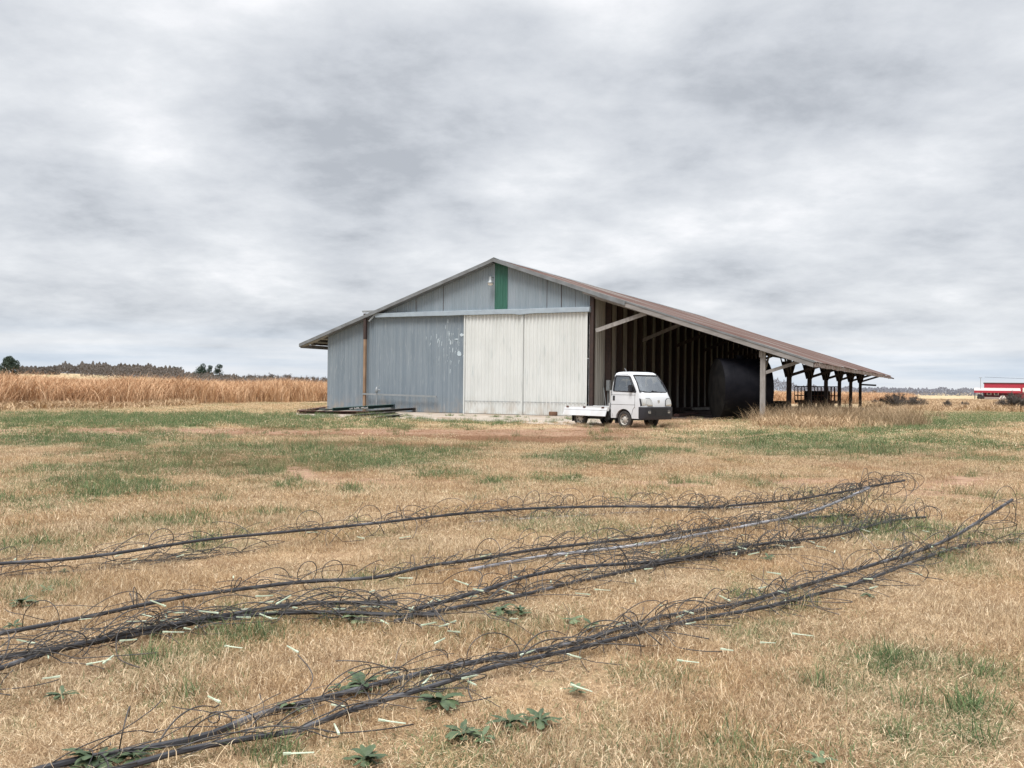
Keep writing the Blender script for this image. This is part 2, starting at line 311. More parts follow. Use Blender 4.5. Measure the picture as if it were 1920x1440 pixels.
def ground_mat(name, blades):
    m = bpy.data.materials.new(name); m.use_nodes = True; nt = m.node_tree; N = nt.nodes.new; L = nt.links.new
    b = nt.nodes['Principled BSDF']; b.inputs['Roughness'].default_value = .9; b.inputs['Specular IOR Level'].default_value = .15
    def attr(n, t): a = N('ShaderNodeAttribute'); a.attribute_name = n; a.attribute_type = t; return a
    T = 'INSTANCER' if blades else 'GEOMETRY'
    g = attr('green', T).outputs['Fac']; br = attr('brown', T).outputs['Fac']
    geo = N('ShaderNodeNewGeometry')
    def nz(sc_, det=5, st=None):
        n = N('ShaderNodeTexNoise'); n.inputs['Scale'].default_value = sc_; n.inputs['Detail'].default_value = det
        if st: mp = N('ShaderNodeMapping'); mp.inputs['Scale'].default_value = st; L(geo.outputs['Position'], mp.inputs[0]); L(mp.outputs[0], n.inputs['Vector'])
        else: L(geo.outputs['Position'], n.inputs['Vector'])
        return n.outputs['Fac']
    def mix(f, A, B):
        mx = N('ShaderNodeMix'); mx.data_type = 'RGBA'
        for k, v in (('Factor', f), ('A', A), ('B', B)):
            if isinstance(v, (tuple, float)): mx.inputs[k].default_value = (*v, 1) if isinstance(v, tuple) else v
            else: L(v, mx.inputs[k])
        return mx.outputs['Result']
    def rng_(v, a, b2, c=0., d=1.):
        mr = N('ShaderNodeMapRange'); mr.inputs['From Min'].default_value = a; mr.inputs['From Max'].default_value = b2; mr.inputs['To Min'].default_value = c; mr.inputs['To Max'].default_value = d; L(v, mr.inputs['Value']); return mr.outputs[0]
    if blades:
        rv = attr('shade', 'GEOMETRY').outputs['Fac']
        straw = mix(rng_(nz(.9, 5), .38, .62), STRAW[0], STRAW[1]); straw = mix(rng_(nz(4.5, 4), .50, .68, 0, .5), straw, (.40, .255, .145))
        straw = mix(rv, mix(.88, straw, (.14, .08, .042)), straw)
        pale = mix(rng_(rv, .75, 1.), straw, (.84, .72, .53))
        gr = mix(rv, (.055, .095, .045), (.21, .27, .125))
        gsel = N('ShaderNodeMath'); gsel.operation = 'LESS_THAN'; L(attr('pick', 'GEOMETRY').outputs['Fac'], gsel.inputs[0]); L(g, gsel.inputs[1])
        c = mix(gsel.outputs[0], pale, gr)
        bs = N('ShaderNodeMath'); bs.operation = 'MULTIPLY'; L(br, bs.inputs[0]); bs.inputs[1].default_value = .85
        c = mix(bs.outputs[0], c, (.28, .155, .095))
    else:
        straw = mix(rng_(nz(2.5, 7), .35, .65), (.34, .23, .14), (.52, .38, .235))
        straw = mix(rng_(nz(60, 3), .35, .7), mix(.5, straw, (.14, .085, .05)), straw)
        far = mix(rng_(nz(1.2, 7, (1, 1, 1)), .38, .62), (.42, .31, .19), (.54, .42, .27))
        sp = N('ShaderNodeSeparateXYZ'); L(geo.outputs['Position'], sp.inputs[0])
        straw = mix(rng_(sp.outputs['Y'], 14, 45), straw, far)
        gr = mix(rng_(nz(14, 6), .35, .65), (.13, .17, .08), (.23, .265, .13))
        c = mix(g, straw, gr)
        c = mix(br, c, mix(rng_(nz(5, 6), .3, .7), (.21, .12, .075), (.36, .24, .165)))
        bp = N('ShaderNodeBump'); bp.inputs['Strength'].default_value = .6; bp.inputs['Distance'].default_value = .05; L(nz(18, 6), bp.inputs['Height']); L(bp.outputs[0], b.inputs['Normal'])
    L(c, b.inputs['Base Color'])
    if blades:
        tr_ = N('ShaderNodeBsdfTranslucent'); L(c, tr_.inputs[0]); ms = N('ShaderNodeMixShader'); ms.inputs[0].default_value = .3
        L(b.outputs[0], ms.inputs[1]); L(tr_.outputs[0], ms.inputs[2]); L(ms.outputs[0], nt.nodes['Material Output'].inputs[0])
    return m
STRAW = ((.70, .50, .29), (.84, .67, .45))

def make_ground():
    rr = np.concatenate([np.linspace(0.6, 2.4, 6), np.geomspace(2.6, 70, 330), np.geomspace(72, 4500, 70)])
    an = np.radians(np.concatenate([np.linspace(-180, -38, 24)[:-1], np.linspace(-38, 38, 300), np.linspace(38, 180, 24)[1:-1]]))
    A, B = np.meshgrid(an, rr); X = np.sin(A)*B; Y = np.cos(A)*B
    Z = hz(X, Y) + np.where(B < 40, (fbm(X*.5, Y*.5, 50)-.5)*.05, 0)
    P = np.stack([X, Y, Z], -1).reshape(-1, 3); P = np.vstack([P, [[0, 0, 0]]])
    g, b = masks(P)
    nr, na = B.shape; i = np.arange(nr-1)[:, None]*na; j = np.arange(na)[None]; j2 = (j+1) % na
    Q = np.stack([i+j, i+j2, i+na+j2, i+na+j], -1).reshape(-1, 4)
    c = len(P)-1
    fs = [tuple(q) for q in Q.tolist()] + [(k, c, (k+1) % na) for k in range(na)]
    me = bpy.data.meshes.new('ground'); me.from_pydata(P.tolist(), [], fs)
    bm = bmesh.new(); bm.from_mesh(me); bmesh.ops.recalc_face_normals(bm, faces=bm.faces)
    bm.faces.ensure_lookup_table()
    if bm.faces[0].normal.z < 0: bmesh.ops.reverse_faces(bm, faces=bm.faces)
    bm.to_mesh(me); bm.free()
    for n, a in (('green', g), ('brown', b)):
        at = me.attributes.new(n, 'FLOAT', 'POINT'); at.data.foreach_set('value', a.astype(np.float32))
    me.polygons.foreach_set('use_smooth', [True]*len(me.polygons))
    me.materials.append(ground_mat('lawn_soil', False))
    o = bpy.data.objects.new('ground', me); COL.objects.link(o); tag(o, kind='structure')
make_ground()

# ---------------------------------------------------------------- instanced ground cover ("stuff")
def blades_mesh(name, n, rad, hmin, hmax, wid, lean, segs=3, curl=.5, mats=None, seed=0, droop=.0):
    g = np.random.default_rng(seed)
    r = rad*np.sqrt(g.random(n)); a = g.random(n)*2*np.pi; bx = r*np.cos(a); by = r*np.sin(a)
    h = hmin+(hmax-hmin)*g.random(n)**1.6; hd = g.random(n)*2*np.pi; ln = lean*(.25+g.random(n)); wv = wid*(.6+.8*g.random(n))
    fa = hd + np.pi/2 + (g.random(n)-.5)*1.6
    V = np.zeros((n, segs*2+1, 3)); tw = (g.random(n)-.5)*curl*3
    px = np.zeros(n); py = np.zeros(n); pz = np.zeros(n); 
    for k in range(segs+1):
        t = k/segs; th = np.minimum(ln*(.35+t*1.3)+droop*t*t, 2.4)
        if k:
            st = h/segs; px = px+np.sin(th)*np.cos(hd+tw*t)*st; py = py+np.sin(th)*np.sin(hd+tw*t)*st; pz = pz+np.cos(th)*st
        wk = wv*(1-t**1.5)*.5
        if k < segs:
            V[:, 2*k] = np.stack([bx+px-np.cos(fa)*wk, by+py-np.sin(fa)*wk, pz], -1); V[:, 2*k+1] = np.stack([bx+px+np.cos(fa)*wk, by+py+np.sin(fa)*wk, pz], -1)
        else: V[:, 2*k] = np.stack([bx+px, by+py, pz], -1)
    V[:, :, 2] = np.maximum(V[:, :, 2], 0.0)
    nv = segs*2+1; base = (np.arange(n)*nv)[:, None]
    loops = []; starts = []; tot = []
    quads = np.array([[2*k, 2*k+1, 2*k+3, 2*k+2] for k in range(segs-1)]); tri = np.array([2*segs-2, 2*segs-1, 2*segs])
    Q = (base[:, :, None]+quads[None]).reshape(-1, 4); T = (base+tri[None])
    lv = np.concatenate([Q.ravel(), T.ravel()]); lt = np.concatenate([np.full(len(Q), 4), np.full(len(T), 3)]); ls = np.concatenate([[0], np.cumsum(lt)[:-1]])
    me = bpy.data.meshes.new(name); me.vertices.add(n*nv); me.vertices.foreach_set('co', V.ravel())
    me.loops.add(len(lv)); me.loops.foreach_set('vertex_index', lv.astype(np.int32)); me.polygons.add(len(lt)); me.polygons.foreach_set('loop_start', ls.astype(np.int32))
    me.update(calc_edges=True)
    for nm in ('shade', 'pick'):
        at = me.attributes.new(nm, 'FLOAT', 'POINT'); at.data.foreach_set('value', np.repeat(g.random(n), nv).astype(np.float32))
    me.materials.append(mats); me.validate(); return me
def proto_collection(name, meshes):
    c = bpy.data.collections.new(name)
    for i, me in enumerate(meshes): c.objects.link(bpy.data.objects.new(f'{name}_{i:02d}', me))
    return c
def scatter(name, P, scale, protos, seed=1, tilt=.1, extra=None, parts=None):
    """one object of kind stuff: points that carry instanced patches of blades"""
    g = np.random.default_rng(seed); n = len(P)
    me = bpy.data.meshes.new(name); me.from_pydata(P.tolist(), [], [])
    rot = np.stack([(g.random(n)-.5)*2*tilt, (g.random(n)-.5)*2*tilt, g.random(n)*6.283], -1)
    a = me.attributes.new('rot', 'FLOAT_VECTOR', 'POINT'); a.data.foreach_set('vector', rot.astype(np.float32).ravel())
    sv = scale if getattr(scale, 'ndim', 1) == 2 else np.repeat(np.asarray(scale)[:, None], 3, 1)
    a = me.attributes.new('scl', 'FLOAT_VECTOR', 'POINT'); a.data.foreach_set('vector', sv.astype(np.float32).ravel())
    idx = g.integers(0, len(protos.objects), n)
    a = me.attributes.new('idx', 'INT', 'POINT'); a.data.foreach_set('value', idx.astype(np.int32))
    for k, v in (extra or {}).items():
        a = me.attributes.new(k, 'FLOAT', 'POINT'); a.data.foreach_set('value', v.astype(np.float32))
    o = bpy.data.objects.new(name, me); COL.objects.link(o)
    nt = bpy.data.node_groups.new(name+'_nodes', 'GeometryNodeTree')
    nt.interface.new_socket('Geometry', in_out='INPUT', socket_type='NodeSocketGeometry'); nt.interface.new_socket('Geometry', in_out='OUTPUT', socket_type='NodeSocketGeometry')
    N = nt.nodes.new; L = nt.links.new
    gi = N('NodeGroupInput'); go = N('NodeGroupOutput'); ip = N('GeometryNodeInstanceOnPoints'); ci = N('GeometryNodeCollectionInfo')
    ci.inputs['Collection'].default_value = protos; ci.inputs['Separate Children'].default_value = True; ci.inputs['Reset Children'].default_value = True
    def na(nm, t): x = N('GeometryNodeInputNamedAttribute'); x.data_type = t; x.inputs['Name'].default_value = nm; return x.outputs['Attribute']
    L(gi.outputs[0], ip.inputs['Points']); L(ci.outputs[0], ip.inputs['Instance']); ip.inputs['Pick Instance'].default_value = True
    L(na('idx', 'INT'), ip.inputs['Instance Index']); L(na('rot', 'FLOAT_VECTOR'), ip.inputs['Rotation']); L(na('scl', 'FLOAT_VECTOR'), ip.inputs['Scale'])
    L(ip.outputs[0], go.inputs[0])
    md = o.modifiers.new('scatter', 'NODES'); md.node_group = nt
    return o
def wedge(n, r0, r1, half, seed):
    g = np.random.default_rng(seed); r = np.sqrt(r0*r0+(r1*r1-r0*r0)*g.random(n)); a = np.radians((g.random(n)*2-1)*half)
    x = r*np.sin(a); y = r*np.cos(a); return np.stack([x, y, hz(x, y)], -1)

BARN_O = Vector((-8.3194, 42.5948, 0))*1.10435; BARN_TH = -.4569
BU = Vector((math.cos(BARN_TH), math.sin(BARN_TH), 0)); BV = Vector((-math.sin(BARN_TH), math.cos(BARN_TH), 0))
def barn_local(P):
    d = P[:, :2]-np.array(BARN_O)[:2]; return d@np.array(BU)[:2], d@np.array(BV)[:2]
APRON = [(552, 779.5), (600, 784), (650, 786), (700, 788), (760, 788), (800, 790), (880, 792), (940, 791), (1000, 796), (1060, 797), (1110, 800), (1135, 793), (1125, 785)]
_AP = np.array([tuple(ground(*q))[:2] for q in APRON]+[tuple(BARN_O+BU*uu+BV*.3)[:2] for uu in (15, 7, -2)])
def in_poly(P, Q):
    ins = np.zeros(len(P), bool); j = len(Q)-1
    for i in range(len(Q)):
        ins ^= ((Q[i, 1] > P[:, 1]) != (Q[j, 1] > P[:, 1])) & (P[:, 0] < (Q[j, 0]-Q[i, 0])*(P[:, 1]-Q[i, 1])/(Q[j, 1]-Q[i, 1]+1e-9)+Q[i, 0]); j = i
    return ins
def on_apron(P):
    n = (fbm(P[:, 0]*.5, P[:, 1]*.5, 91)-.5)*1.2; return in_poly(P[:, :2]+np.stack([n*0, n], -1), _AP)
gm = ground_mat('grass_blade', True)
GA = proto_collection('lawn_near', [blades_mesh(f'tuft{i}', 720, .24, .010, .056, .0023, 1.6, 4, 1.3, gm, 10+i) for i in range(7)])
GB = proto_collection('lawn_mid', [blades_mesh(f'tuftb{i}', 1100, .45, .015, .055, .0038, 1.25, 3, 1.0, gm, 30+i) for i in range(6)])
GC = proto_collection('lawn_far', [blades_mesh(f'tuftc{i}', 900, .95, .02, .055, .010, 1.2, 2, .5, gm, 50+i) for i in range(5)])
GT = proto_collection('green_tuft', [blades_mesh(f'tuftg{i}', 60, .09, .05, .15, .0045, .75, 3, .4, gm, 70+i) for i in range(6)])
def lawn(name, P, protos, seed, smin, smax, hb=1.):
    u, v = barn_local(P)
    keep = ~on_apron(P) & ~((u > -1.2) & (u < 14.2) & (v > -1)) & ~((u > 14) & (u < 23) & (v > .3) & (v < 36))
    P = P[keep]; g, b = masks(P); gg = np.random.default_rng(seed)
    keep = gg.random(len(P)) > b*.68; P = P[keep]; g = g[keep]; b = b[keep]
    s = smin+(smax-smin)*gg.random(len(P)); hgt = np.minimum(.10+3.0*fbm(P[:, 0]*2.6, P[:, 1]*2.0, 77)**1.8+.25*g, 1.5)*(1-.5*b)
    o = scatter(name, P, np.stack([s, s, s*hgt*hb], -1), protos, seed, .12, {'green': g*.88, 'brown': b})
    return tag(o, 'dry straw coloured lawn grass with green flecks', 'grass', kind='stuff')
lawn('lawn_grass', wedge(4200, 1.9, 9, 40, 1), GA, 1, .8, 1.35)
lawn('lawn_grass', wedge(9500, 8, 24, 38, 2), GB, 2, .8, 1.35)
lawn('lawn_grass', wedge(6500, 22, 66, 37, 3), GC, 3, .8, 1.4)
GS = proto_collection('stray_straw', [blades_mesh(f'stray{i}', 26, .3, .06, .20, .0022, 2.2, 5, 1.2, gm, 90+i) for i in range(5)])
def stray():
    P = wedge(800, 2., 11, 39, 15); P[:, 2] += .012; g, b = masks(P)
    o = scatter('stray_straws', P, .6+.7*np.random.default_rng(4).random(len(P)), GS, 4, .2, {'green': g*.3, 'brown': b*.3}); tag(o, 'long loose straws lying across the lawn', 'straw', kind='stuff')
stray()
def tufts():
    P = np.vstack([wedge(9000, 2.0, 14, 39, 5), wedge(16000, 14, 44, 38, 6)]); u, v = barn_local(P)
    P = P[~((u > -1) & (u < 23) & (v > -2))]
    g, b = masks(P); gg = np.random.default_rng(9); k = gg.random(len(P)) < np.clip((g-.30)*1.5, 0, .9); P = P[k]; g = g[k]; b = b[k]
    d = np.hypot(P[:, 0], P[:, 1]); s = (.6+.7*gg.random(len(P)))*(.8+np.clip(d/30, 0, .8))
    o = scatter('green_grass_tufts', P, s, GT, 8, .15, {'green': np.full(len(P), .93), 'brown': b*.3})
    tag(o, 'green grass tufts growing through the dry lawn', 'grass', kind='stuff')
tufts()

# ---------------------------------------------------------------- barn
S = 1.10435
ZL, UD, U1, ZH, UP, ZP, SP, UK, ZK, SL, UE = 3.306*S, 7.0275*S, 12.6685*S, 4.2887*S, 19.3349*S, 2.5322*S, 5.2883*S, 8.5338*S, 6.373*S, .3433, 21.18*S
def front(px, py, v=0.):
    """pixel on the barn's front plane -> (u, z)"""
    o = BARN_O+BV*v; d = ray(px, py); t = (o-CP).dot(BV)/d.dot(BV); P = CP+d*t
    return (P-o).dot(BU), P.z
UL = front(561, 650, -.35)[0]+.05
LEN = 6*SP+.6
zr = lambda u: ZK-SL*abs(u-UK)+.12*min(1, max(0, u-14.6)/5)            # top of roof line in the front plane
barn = empty('metal_barn', BARN_O, BARN_TH, 'long metal barn with grey and cream sliding doors, rusty roof and open lean-to', 'barn')
def sheet(u0, u1, z0, z1, v, pitch, depth, name, m, fl=.5, out=-1, axis='u', parent=barn, nz_=1, wob=0.):
    """corrugated sheet; z0,z1 functions of the running coordinate"""
    n = int(round((u1-u0)/pitch)); b = MB(); cols = []
    prof = [(0, 0), (.25, 0), (.5, 1), (.75, 1)] if fl == 'rib' else [(0, 0), (.25, .5), (.5, 1), (.75, .5)]
    if fl == 'panel': prof = [(0, 0), (.70, 0), (.78, 1), (.92, 1)]
    for i in range(n):
        for t, h in prof: cols.append((u0+(u1-u0)*(i+t)/n, h))
    cols.append((u1, 0)); k = nz_+1
    for c, h in cols:
        a, e = z0(c), z1(c)
        for j in range(k):
            z = a+(e-a)*j/nz_; o = v+out*h*depth + (wob*(mnoise.noise((c*1.3, z*.8, v))) if wob else 0)
            b.v.append((c, o, z) if axis == 'u' else (o, c, z))
    for i in range(len(cols)-1):
        for j in range(k-1):
            b.f.append((i*k+j, (i+1)*k+j, (i+1)*k+j+1, i*k+j+1)); b.m.append(0)
    o = b.build(name, m, parent, fix=False); return o
Z0 = lambda u: .02
uh0, _ = front(712, 590); uh1, _ = front(1110, 580)
hz0 = lambda u: ZH-.30
umid = front(980, 700, -.12)[0]; udl = front(690, 700, -.12)[0]; ud = front(872, 690, -.12)[0]; uw = front(1101, 690, -.12)[0]
GTH = lambda u: zr(u)-.10
sheet(0, uh0+.6, Z0, GTH, 0, .125, .02, 'front_wall', MT['blue'])
uwall = front(1113, 640)[0]
# gable above the track, with one green sheet
ug0, ug1 = front(928, 540)[0], front(952, 540)[0]
sheet(uh0, ug0, hz0, GTH, .0, .125, .028, 'gable_wall', MT['gable'], wob=.02, nz_=3)
g_ = sheet(ug0, ug1, hz0, GTH, -.012, .125, .03, 'gable_wall', MT['green']); g_['label'] = 'green corrugated sheet in the gable'
sheet(ug1, uwall, hz0, GTH, .0, .125, .028, 'gable_wall', MT['gable'], wob=.02, nz_=3)
for px_ in (832, 781, 1026, 1053, 1080):
    u = front(px_, 560)[0]; MB().box(u-.012, u+.012, -.030, -.022, hz0(u)+.15, GTH(u)-.04).build('sheet_seam', MT['darkpost'], barn)
# sliding doors
ZT = ZH-.12
def door(u0, u1, v, m, pitch, depth, fl, lab):
    sh = sheet(u0, u1, lambda u: .05, lambda u: ZT, v, pitch, depth, 'sliding_door', m, fl=fl, nz_=8, wob=.02); sh['label'] = lab
    for za in (.08, 2.2, ZT-.2): MB().box(u0+.01, u1-.01, v+.03, v+.07, za, za+.12).build('door_rail', MT['wood'], sh)
    return sh
d1 = door(udl, ud+.05, -.10, MT['blue'], .125, .018, 'sin', 'blue-grey corrugated sliding door')
d2 = door(ud, umid-.02, -.16, MT['white_sheet'], .185, .045, 'rib', 'left cream ribbed sliding door')
d3 = door(umid+.02, uw, -.16, MT['white_sheet'], .185, .045, 'rib', 'right cream ribbed sliding door')
for dd, a, b_ in ((d2, ud, umid-.02), (d3, umid+.02, uw)):
    for u in (a, b_): MB().box(u-.03, u+.03, -.225, -.210, .03, ZT).build('edge_trim', MT['white_sheet'], dd)
    MB().box(a+.04, b_-.04, -.218, -.207, .60, .62).build('lap_seam', MT['galv'], dd)
# scraped dent marks on the grey door
def scratch_mesh():
    b = MB(); r_ = random.Random(4)
    for i in range(70):
        px_ = r_.gauss(852, 12); py_ = r_.gauss(650, 20)
        if r_.random() < .3: px_ = r_.gauss(815, 16); py_ = r_.gauss(640, 14)
        if px_ > 871: continue
        u, z = front(px_, py_, -.12); L_ = r_.uniform(.04, .28); w_ = r_.uniform(.006, .03)
        b.add([(u, -.123, z), (u+w_, -.123, z-L_*.1), (u+w_*.6+r_.uniform(-.04, .02), -.123, z-L_), (u-w_*.4, -.123, z-L_*.7)], [(0, 1, 2, 3)])
    for (px_, py_, w_, h_) in ((861, 663, .22, .25), (866, 628, .2, .16), (856, 636, .2, .06)):
        u, z = front(px_, py_, -.12); pts = []
        for k in range(14):
            a = k/14*6.283; rr_ = 1+.45*mnoise.noise((math.cos(a)*1.7+px_, math.sin(a)*1.7, py_)); pts.append((u+w_/2*math.cos(a)*rr_, -.1235, z+h_/2*math.sin(a)*rr_))
        b.add(pts, [tuple(range(14))])
    sm_ = b.build('scuff_marks', mat('bare_scuffed_metal', (.42, .50, .56), .45, .2, (.55, .62, .66), 9), d1, fix=False); sm_['kind'] = 'stuff'
scratch_mesh()
# door track flashing
tr = MB()
n_ = 30
for i in range(n_+1):
    u = uh0-.05+(uh1-uh0+.05)*i/n_; dz = -.05*math.exp(-((u-front(985, 577)[0])/.25)**2)+.012*mnoise.noise((u*1.5, 0, 0)); zt = ZH+.05+dz*.4
    for (v, z) in ((-.02, zt), (-.30, zt-.05), (-.32, zt-.24+dz), (-.02, zt-.27+dz)): tr.v.append((u, v, z))
for i in range(n_):
    for j in range(4): tr.f.append((i*4+j, i*4+(j+1) % 4, i*4+4+(j+1) % 4, i*4+4+j)); tr.m.append(0)
tr.f += [(0, 1, 2, 3), tuple(n_*4+j for j in (3, 2, 1, 0))]; tr.m += [0, 0]
tr.build('door_track', mat('track_flashing', (.29, .34, .38), .5, .1, (.24, .28, .32), 3, bump=.2, bscale=6), barn)
# foil covered corner, dark corner post
MB().box(uw+.02, uwall-.16, -.03, .10, .02, ZT+.1).build('corner_insulation', MT['foil'], barn, bevel=.01)
MB().box(uwall-.15, uwall+.02, -.10, .12, 0, GTH(uwall)-.02).build('corner_post', MT['darkpost'], barn)
# the rusty upright with its short arm, and the loose rail
up_ = front(684, 700, -.3)[0]
pl = MB(); pl.box(up_-.06, up_+.06, -.36, -.24, 0, 3.5); pl.build('track_post', MT['rustpole'], barn)
MB().box(up_-.07, up_+.07, -.37, -.23, 3.5, front(684, 588, -.3)[1]).build('track_post', MT['darkpost'], barn)
zz_ = front(684, 585, -.3)[1]
MB().box(up_-.15, uh0+.1, -.37, -.23, zz_-.02, zz_+.06).build('track_arm', MT['galv'], barn)
MB().bar((up_+.22, -.3, zz_-.45), (uh0+.05, -.25, zz_-.02), .07, .07).build('track_arm', MT['galv'], barn)
a = front(680, 738.5, -.35); b_ = front(818, 743.5, -.35)
MB().bar((a[0], -.35, a[1]), (b_[0], -.35, b_[1]), .06, .08).build('door_rail', MT['galv'], barn)
# gable lamp
lu, lz = front(919, 531, -.35)
lp = MB(); lp.lathe([(-.02, .14), (.03, .15), (.11, .09), (.20, .07), (.30, .06)], (lu, -.32, lz), 'z', 16); lamp = lp.build('gable_lamp', MT['galv'], barn, smooth=True)
MB().lathe([(-.10, .07), (-.06, .11), (-.02, .135)], (lu, -.32, lz), 'z', 16).build('lamp_lens', MT['whiteroof'], lamp, smooth=True)
MB().bar((lu, -.32, lz+.27), (lu, -.02, lz+.30), .04, .04).build('lamp_arm', MT['galv'], lamp)
# left wall of the enclosed lean-to, back wall, side wall of the barn under the lean-to
sheet(0, LEN-.5, lambda v: .02, lambda v: zr(0)-.12, 0, .30, .03, 'side_wall', MT['blue'], fl='panel', out=-1, axis='v')
sheet(0, uwall, Z0, lambda u: zr(u)-.12, LEN-.5, .30, .03, 'back_wall', MT['beige'], fl='panel', out=1)
sheet(.05, LEN-.5, lambda v: .25, lambda v: zr(uwall)-.12, uwall-.02, .23, .03, 'side_wall', MT['beige'], fl='rib', out=1, axis='v')
MB().box(uwall-.02, uwall+.03, .05, LEN-.5, 0, .25).build('base_board', MT['darkwood'], barn)
for i in range(1, 24):
    v = i*SP/4; MB().box(uwall+.02, uwall+.28, v-.08, v+.08, 0, zr(uwall)-.25).build('wall_post', MT['darkpost'], barn)
# roof slopes
def roof(ua, ub, name, m, wide=.2):
    b = MB(); n = int((LEN+.4)/wide); us = [ua+(ub-ua)*k/10 for k in range(11)]; k = len(us); c = 0
    r_ = random.Random(3)
    for i in range(n+1):
        for t, h in ((0, 0), (.18, .022), (.5, 0)):
            if i == n and t: break
            v = -.35+(i+t)*wide; jag = r_.uniform(-.05, .05) if t == 0 else jag
            sag = .05*math.sin(v*.9)*.4
            for j, u in enumerate(us):
                uu = u+(jag if j == 10 else 0); b.v.append((uu, v, zr(uu)+h+.012+sag*(j/10)*.6+.012*mnoise.noise((u*.8, v*.6, 4))))
            c += 1
    for i in range(c-1):
        for j in range(k-1): b.f.append((i*k+j, i*k+j+1, (i+1)*k+j+1, (i+1)*k+j)); b.m.append(0)
    return b.build(name, m, barn, fix=False)
roof(UK, UE+.05, 'roof', MT['rustroof']); roof(UK, UL-.05, 'roof', MT['galv'])
MB().prism([(UK-.32, zr(UK-.32)+.045), (UK, ZK+.07), (UK+.32, zr(UK+.32)+.045), (UK+.32, zr(UK+.32)+.035), (UK, ZK+.055), (UK-.32, zr(UK-.32)+.035)], 'y', -.37, LEN+.05).build('ridge_cap', MT['galv'], barn)
# rake trims (front edge of the roof)
def rake(ua, ub, v0, v1, top, dep, m, name, lab=None):
    o = MB().prism([(ua, zr(ua)+top), (ub, zr(ub)+top), (ub, zr(ub)+top-dep), (ua, zr(ua)+top-dep)], 'y', v0, v1).build(name, m, barn)
    if lab: o['label'] = lab
    return o
rake(UL-.03, UK, -.40, -.36, .03, .16, MT['rake'], 'rake_trim')
rake(UL-.03, UK-.1, -.355, -.02, -.13, .015, MT['rake'], 'rake_trim')
uf = front(1165, 565)[0]
rake(UK, uwall+.3, -.40, -.36, .03, .17, MT['rake'], 'rake_trim')
rake(uwall+.3, uf+.3, -.42, -.37, .045, .20, MT['rake'], 'rake_trim')
rake(uwall-.4, UE-.05, -.355, -.30, -.02, .20, MT['fascia'], 'fascia_board', 'weathered grey fascia board of the lean-to')
rake(uf+.3, UE, -.375, -.358, .045, .07, MT['rake'], 'rake_trim')
rake(UL, 0, -.355, -.30, -.02, .12, MT['darkwood'], 'fascia_board')
# eave boards
b = MB(); r_ = random.Random(8); v = -.3
while v < LEN:
    v2 = min(v+r_.uniform(1.2, 2.4), LEN); z = zr(UE)-.015
    b.add([(UE-.03, v, z), (UE-.03, v2-.01, z), (UE+.02, v, z), (UE+.02, v2-.01, z), (UE-.03, v, z-.15-r_.uniform(0, .03)), (UE-.03, v2-.01, z-.15-r_.uniform(0, .03)), (UE+.02, v, z-.15-r_.uniform(0, .05)), (UE+.02, v2-.01, z-.15-r_.uniform(0, .04))],
          [(0, 1, 3, 2), (4, 6, 7, 5), (0, 2, 6, 4), (1, 5, 7, 3), (2, 3, 7, 6), (0, 4, 5, 1)]); v = v2
b.build('eave_board', MT['peel'], barn)
MB().box(UL-.02, UL+.03, -.3, LEN, zr(UL)-.2, zr(UL)-.02).build('eave_board', MT['fascia'], barn)
# rafters, purlins, posts and their braces
ZPL = 2.69
for i in range(7):
    v = i*SP if i else -.04
    for u0, u1 in (((uwall+.05, UE-.06),) if i else ((uwall+.05, UE-.06),)):
        MB().prism([(u0, zr(u0)-.10), (u1, zr(u1)-.10), (u1, zr(u1)-.18), (u0, zr(u0)-.28)], 'y', v-.03, v+.03).build('rafter', MT['wood'] if i == 0 else MT['darkwood'], barn)  # daylight on the front rafter put into its colour; those behind get dark timber
    # brace from the wall to the rafter
    a = (uwall+.12, v, 3.55 if i else front(1120, 620)[1]); ub = front(1212, 592)[0]
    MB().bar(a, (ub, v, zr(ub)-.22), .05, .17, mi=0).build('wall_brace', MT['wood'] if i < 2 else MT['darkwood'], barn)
for i in range(1, 28):
    v = i*SP/4
    if i % 4: MB().prism([(uwall+.05, zr(uwall)-.10), (UE-.06, zr(UE)-.08), (UE-.06, zr(UE)-.17), (uwall+.05, zr(uwall)-.26)], 'y', v-.025, v+.025).build('rafter', MT['darkwood'], barn)
for k in range(9):
    u = uwall+.5+k*(UE-uwall-.9)/8; MB().bar((u, -.3, zr(u)-.05), (u, LEN-.1, zr(u)-.05), .04, .09).build('purlin', MT['darkwood'], barn)
for k in range(4):
    u = UL+.3+k*.45; MB().bar((u, -.3, zr(u)-.07), (u, LEN-.1, zr(u)-.07), .04, .10).build('purlin', MT['darkwood'], barn)
MB().box(UP-.13, UP-.05, -.02, LEN-.2, ZPL-.02, ZPL+.18).build('eave_beam', MT['darkwood'], barn)
MB().box(UP+.12, UP+.16, .2, LEN-.2, ZPL+.0, ZPL+.16).build('eave_beam', MT['darkwood'], barn)
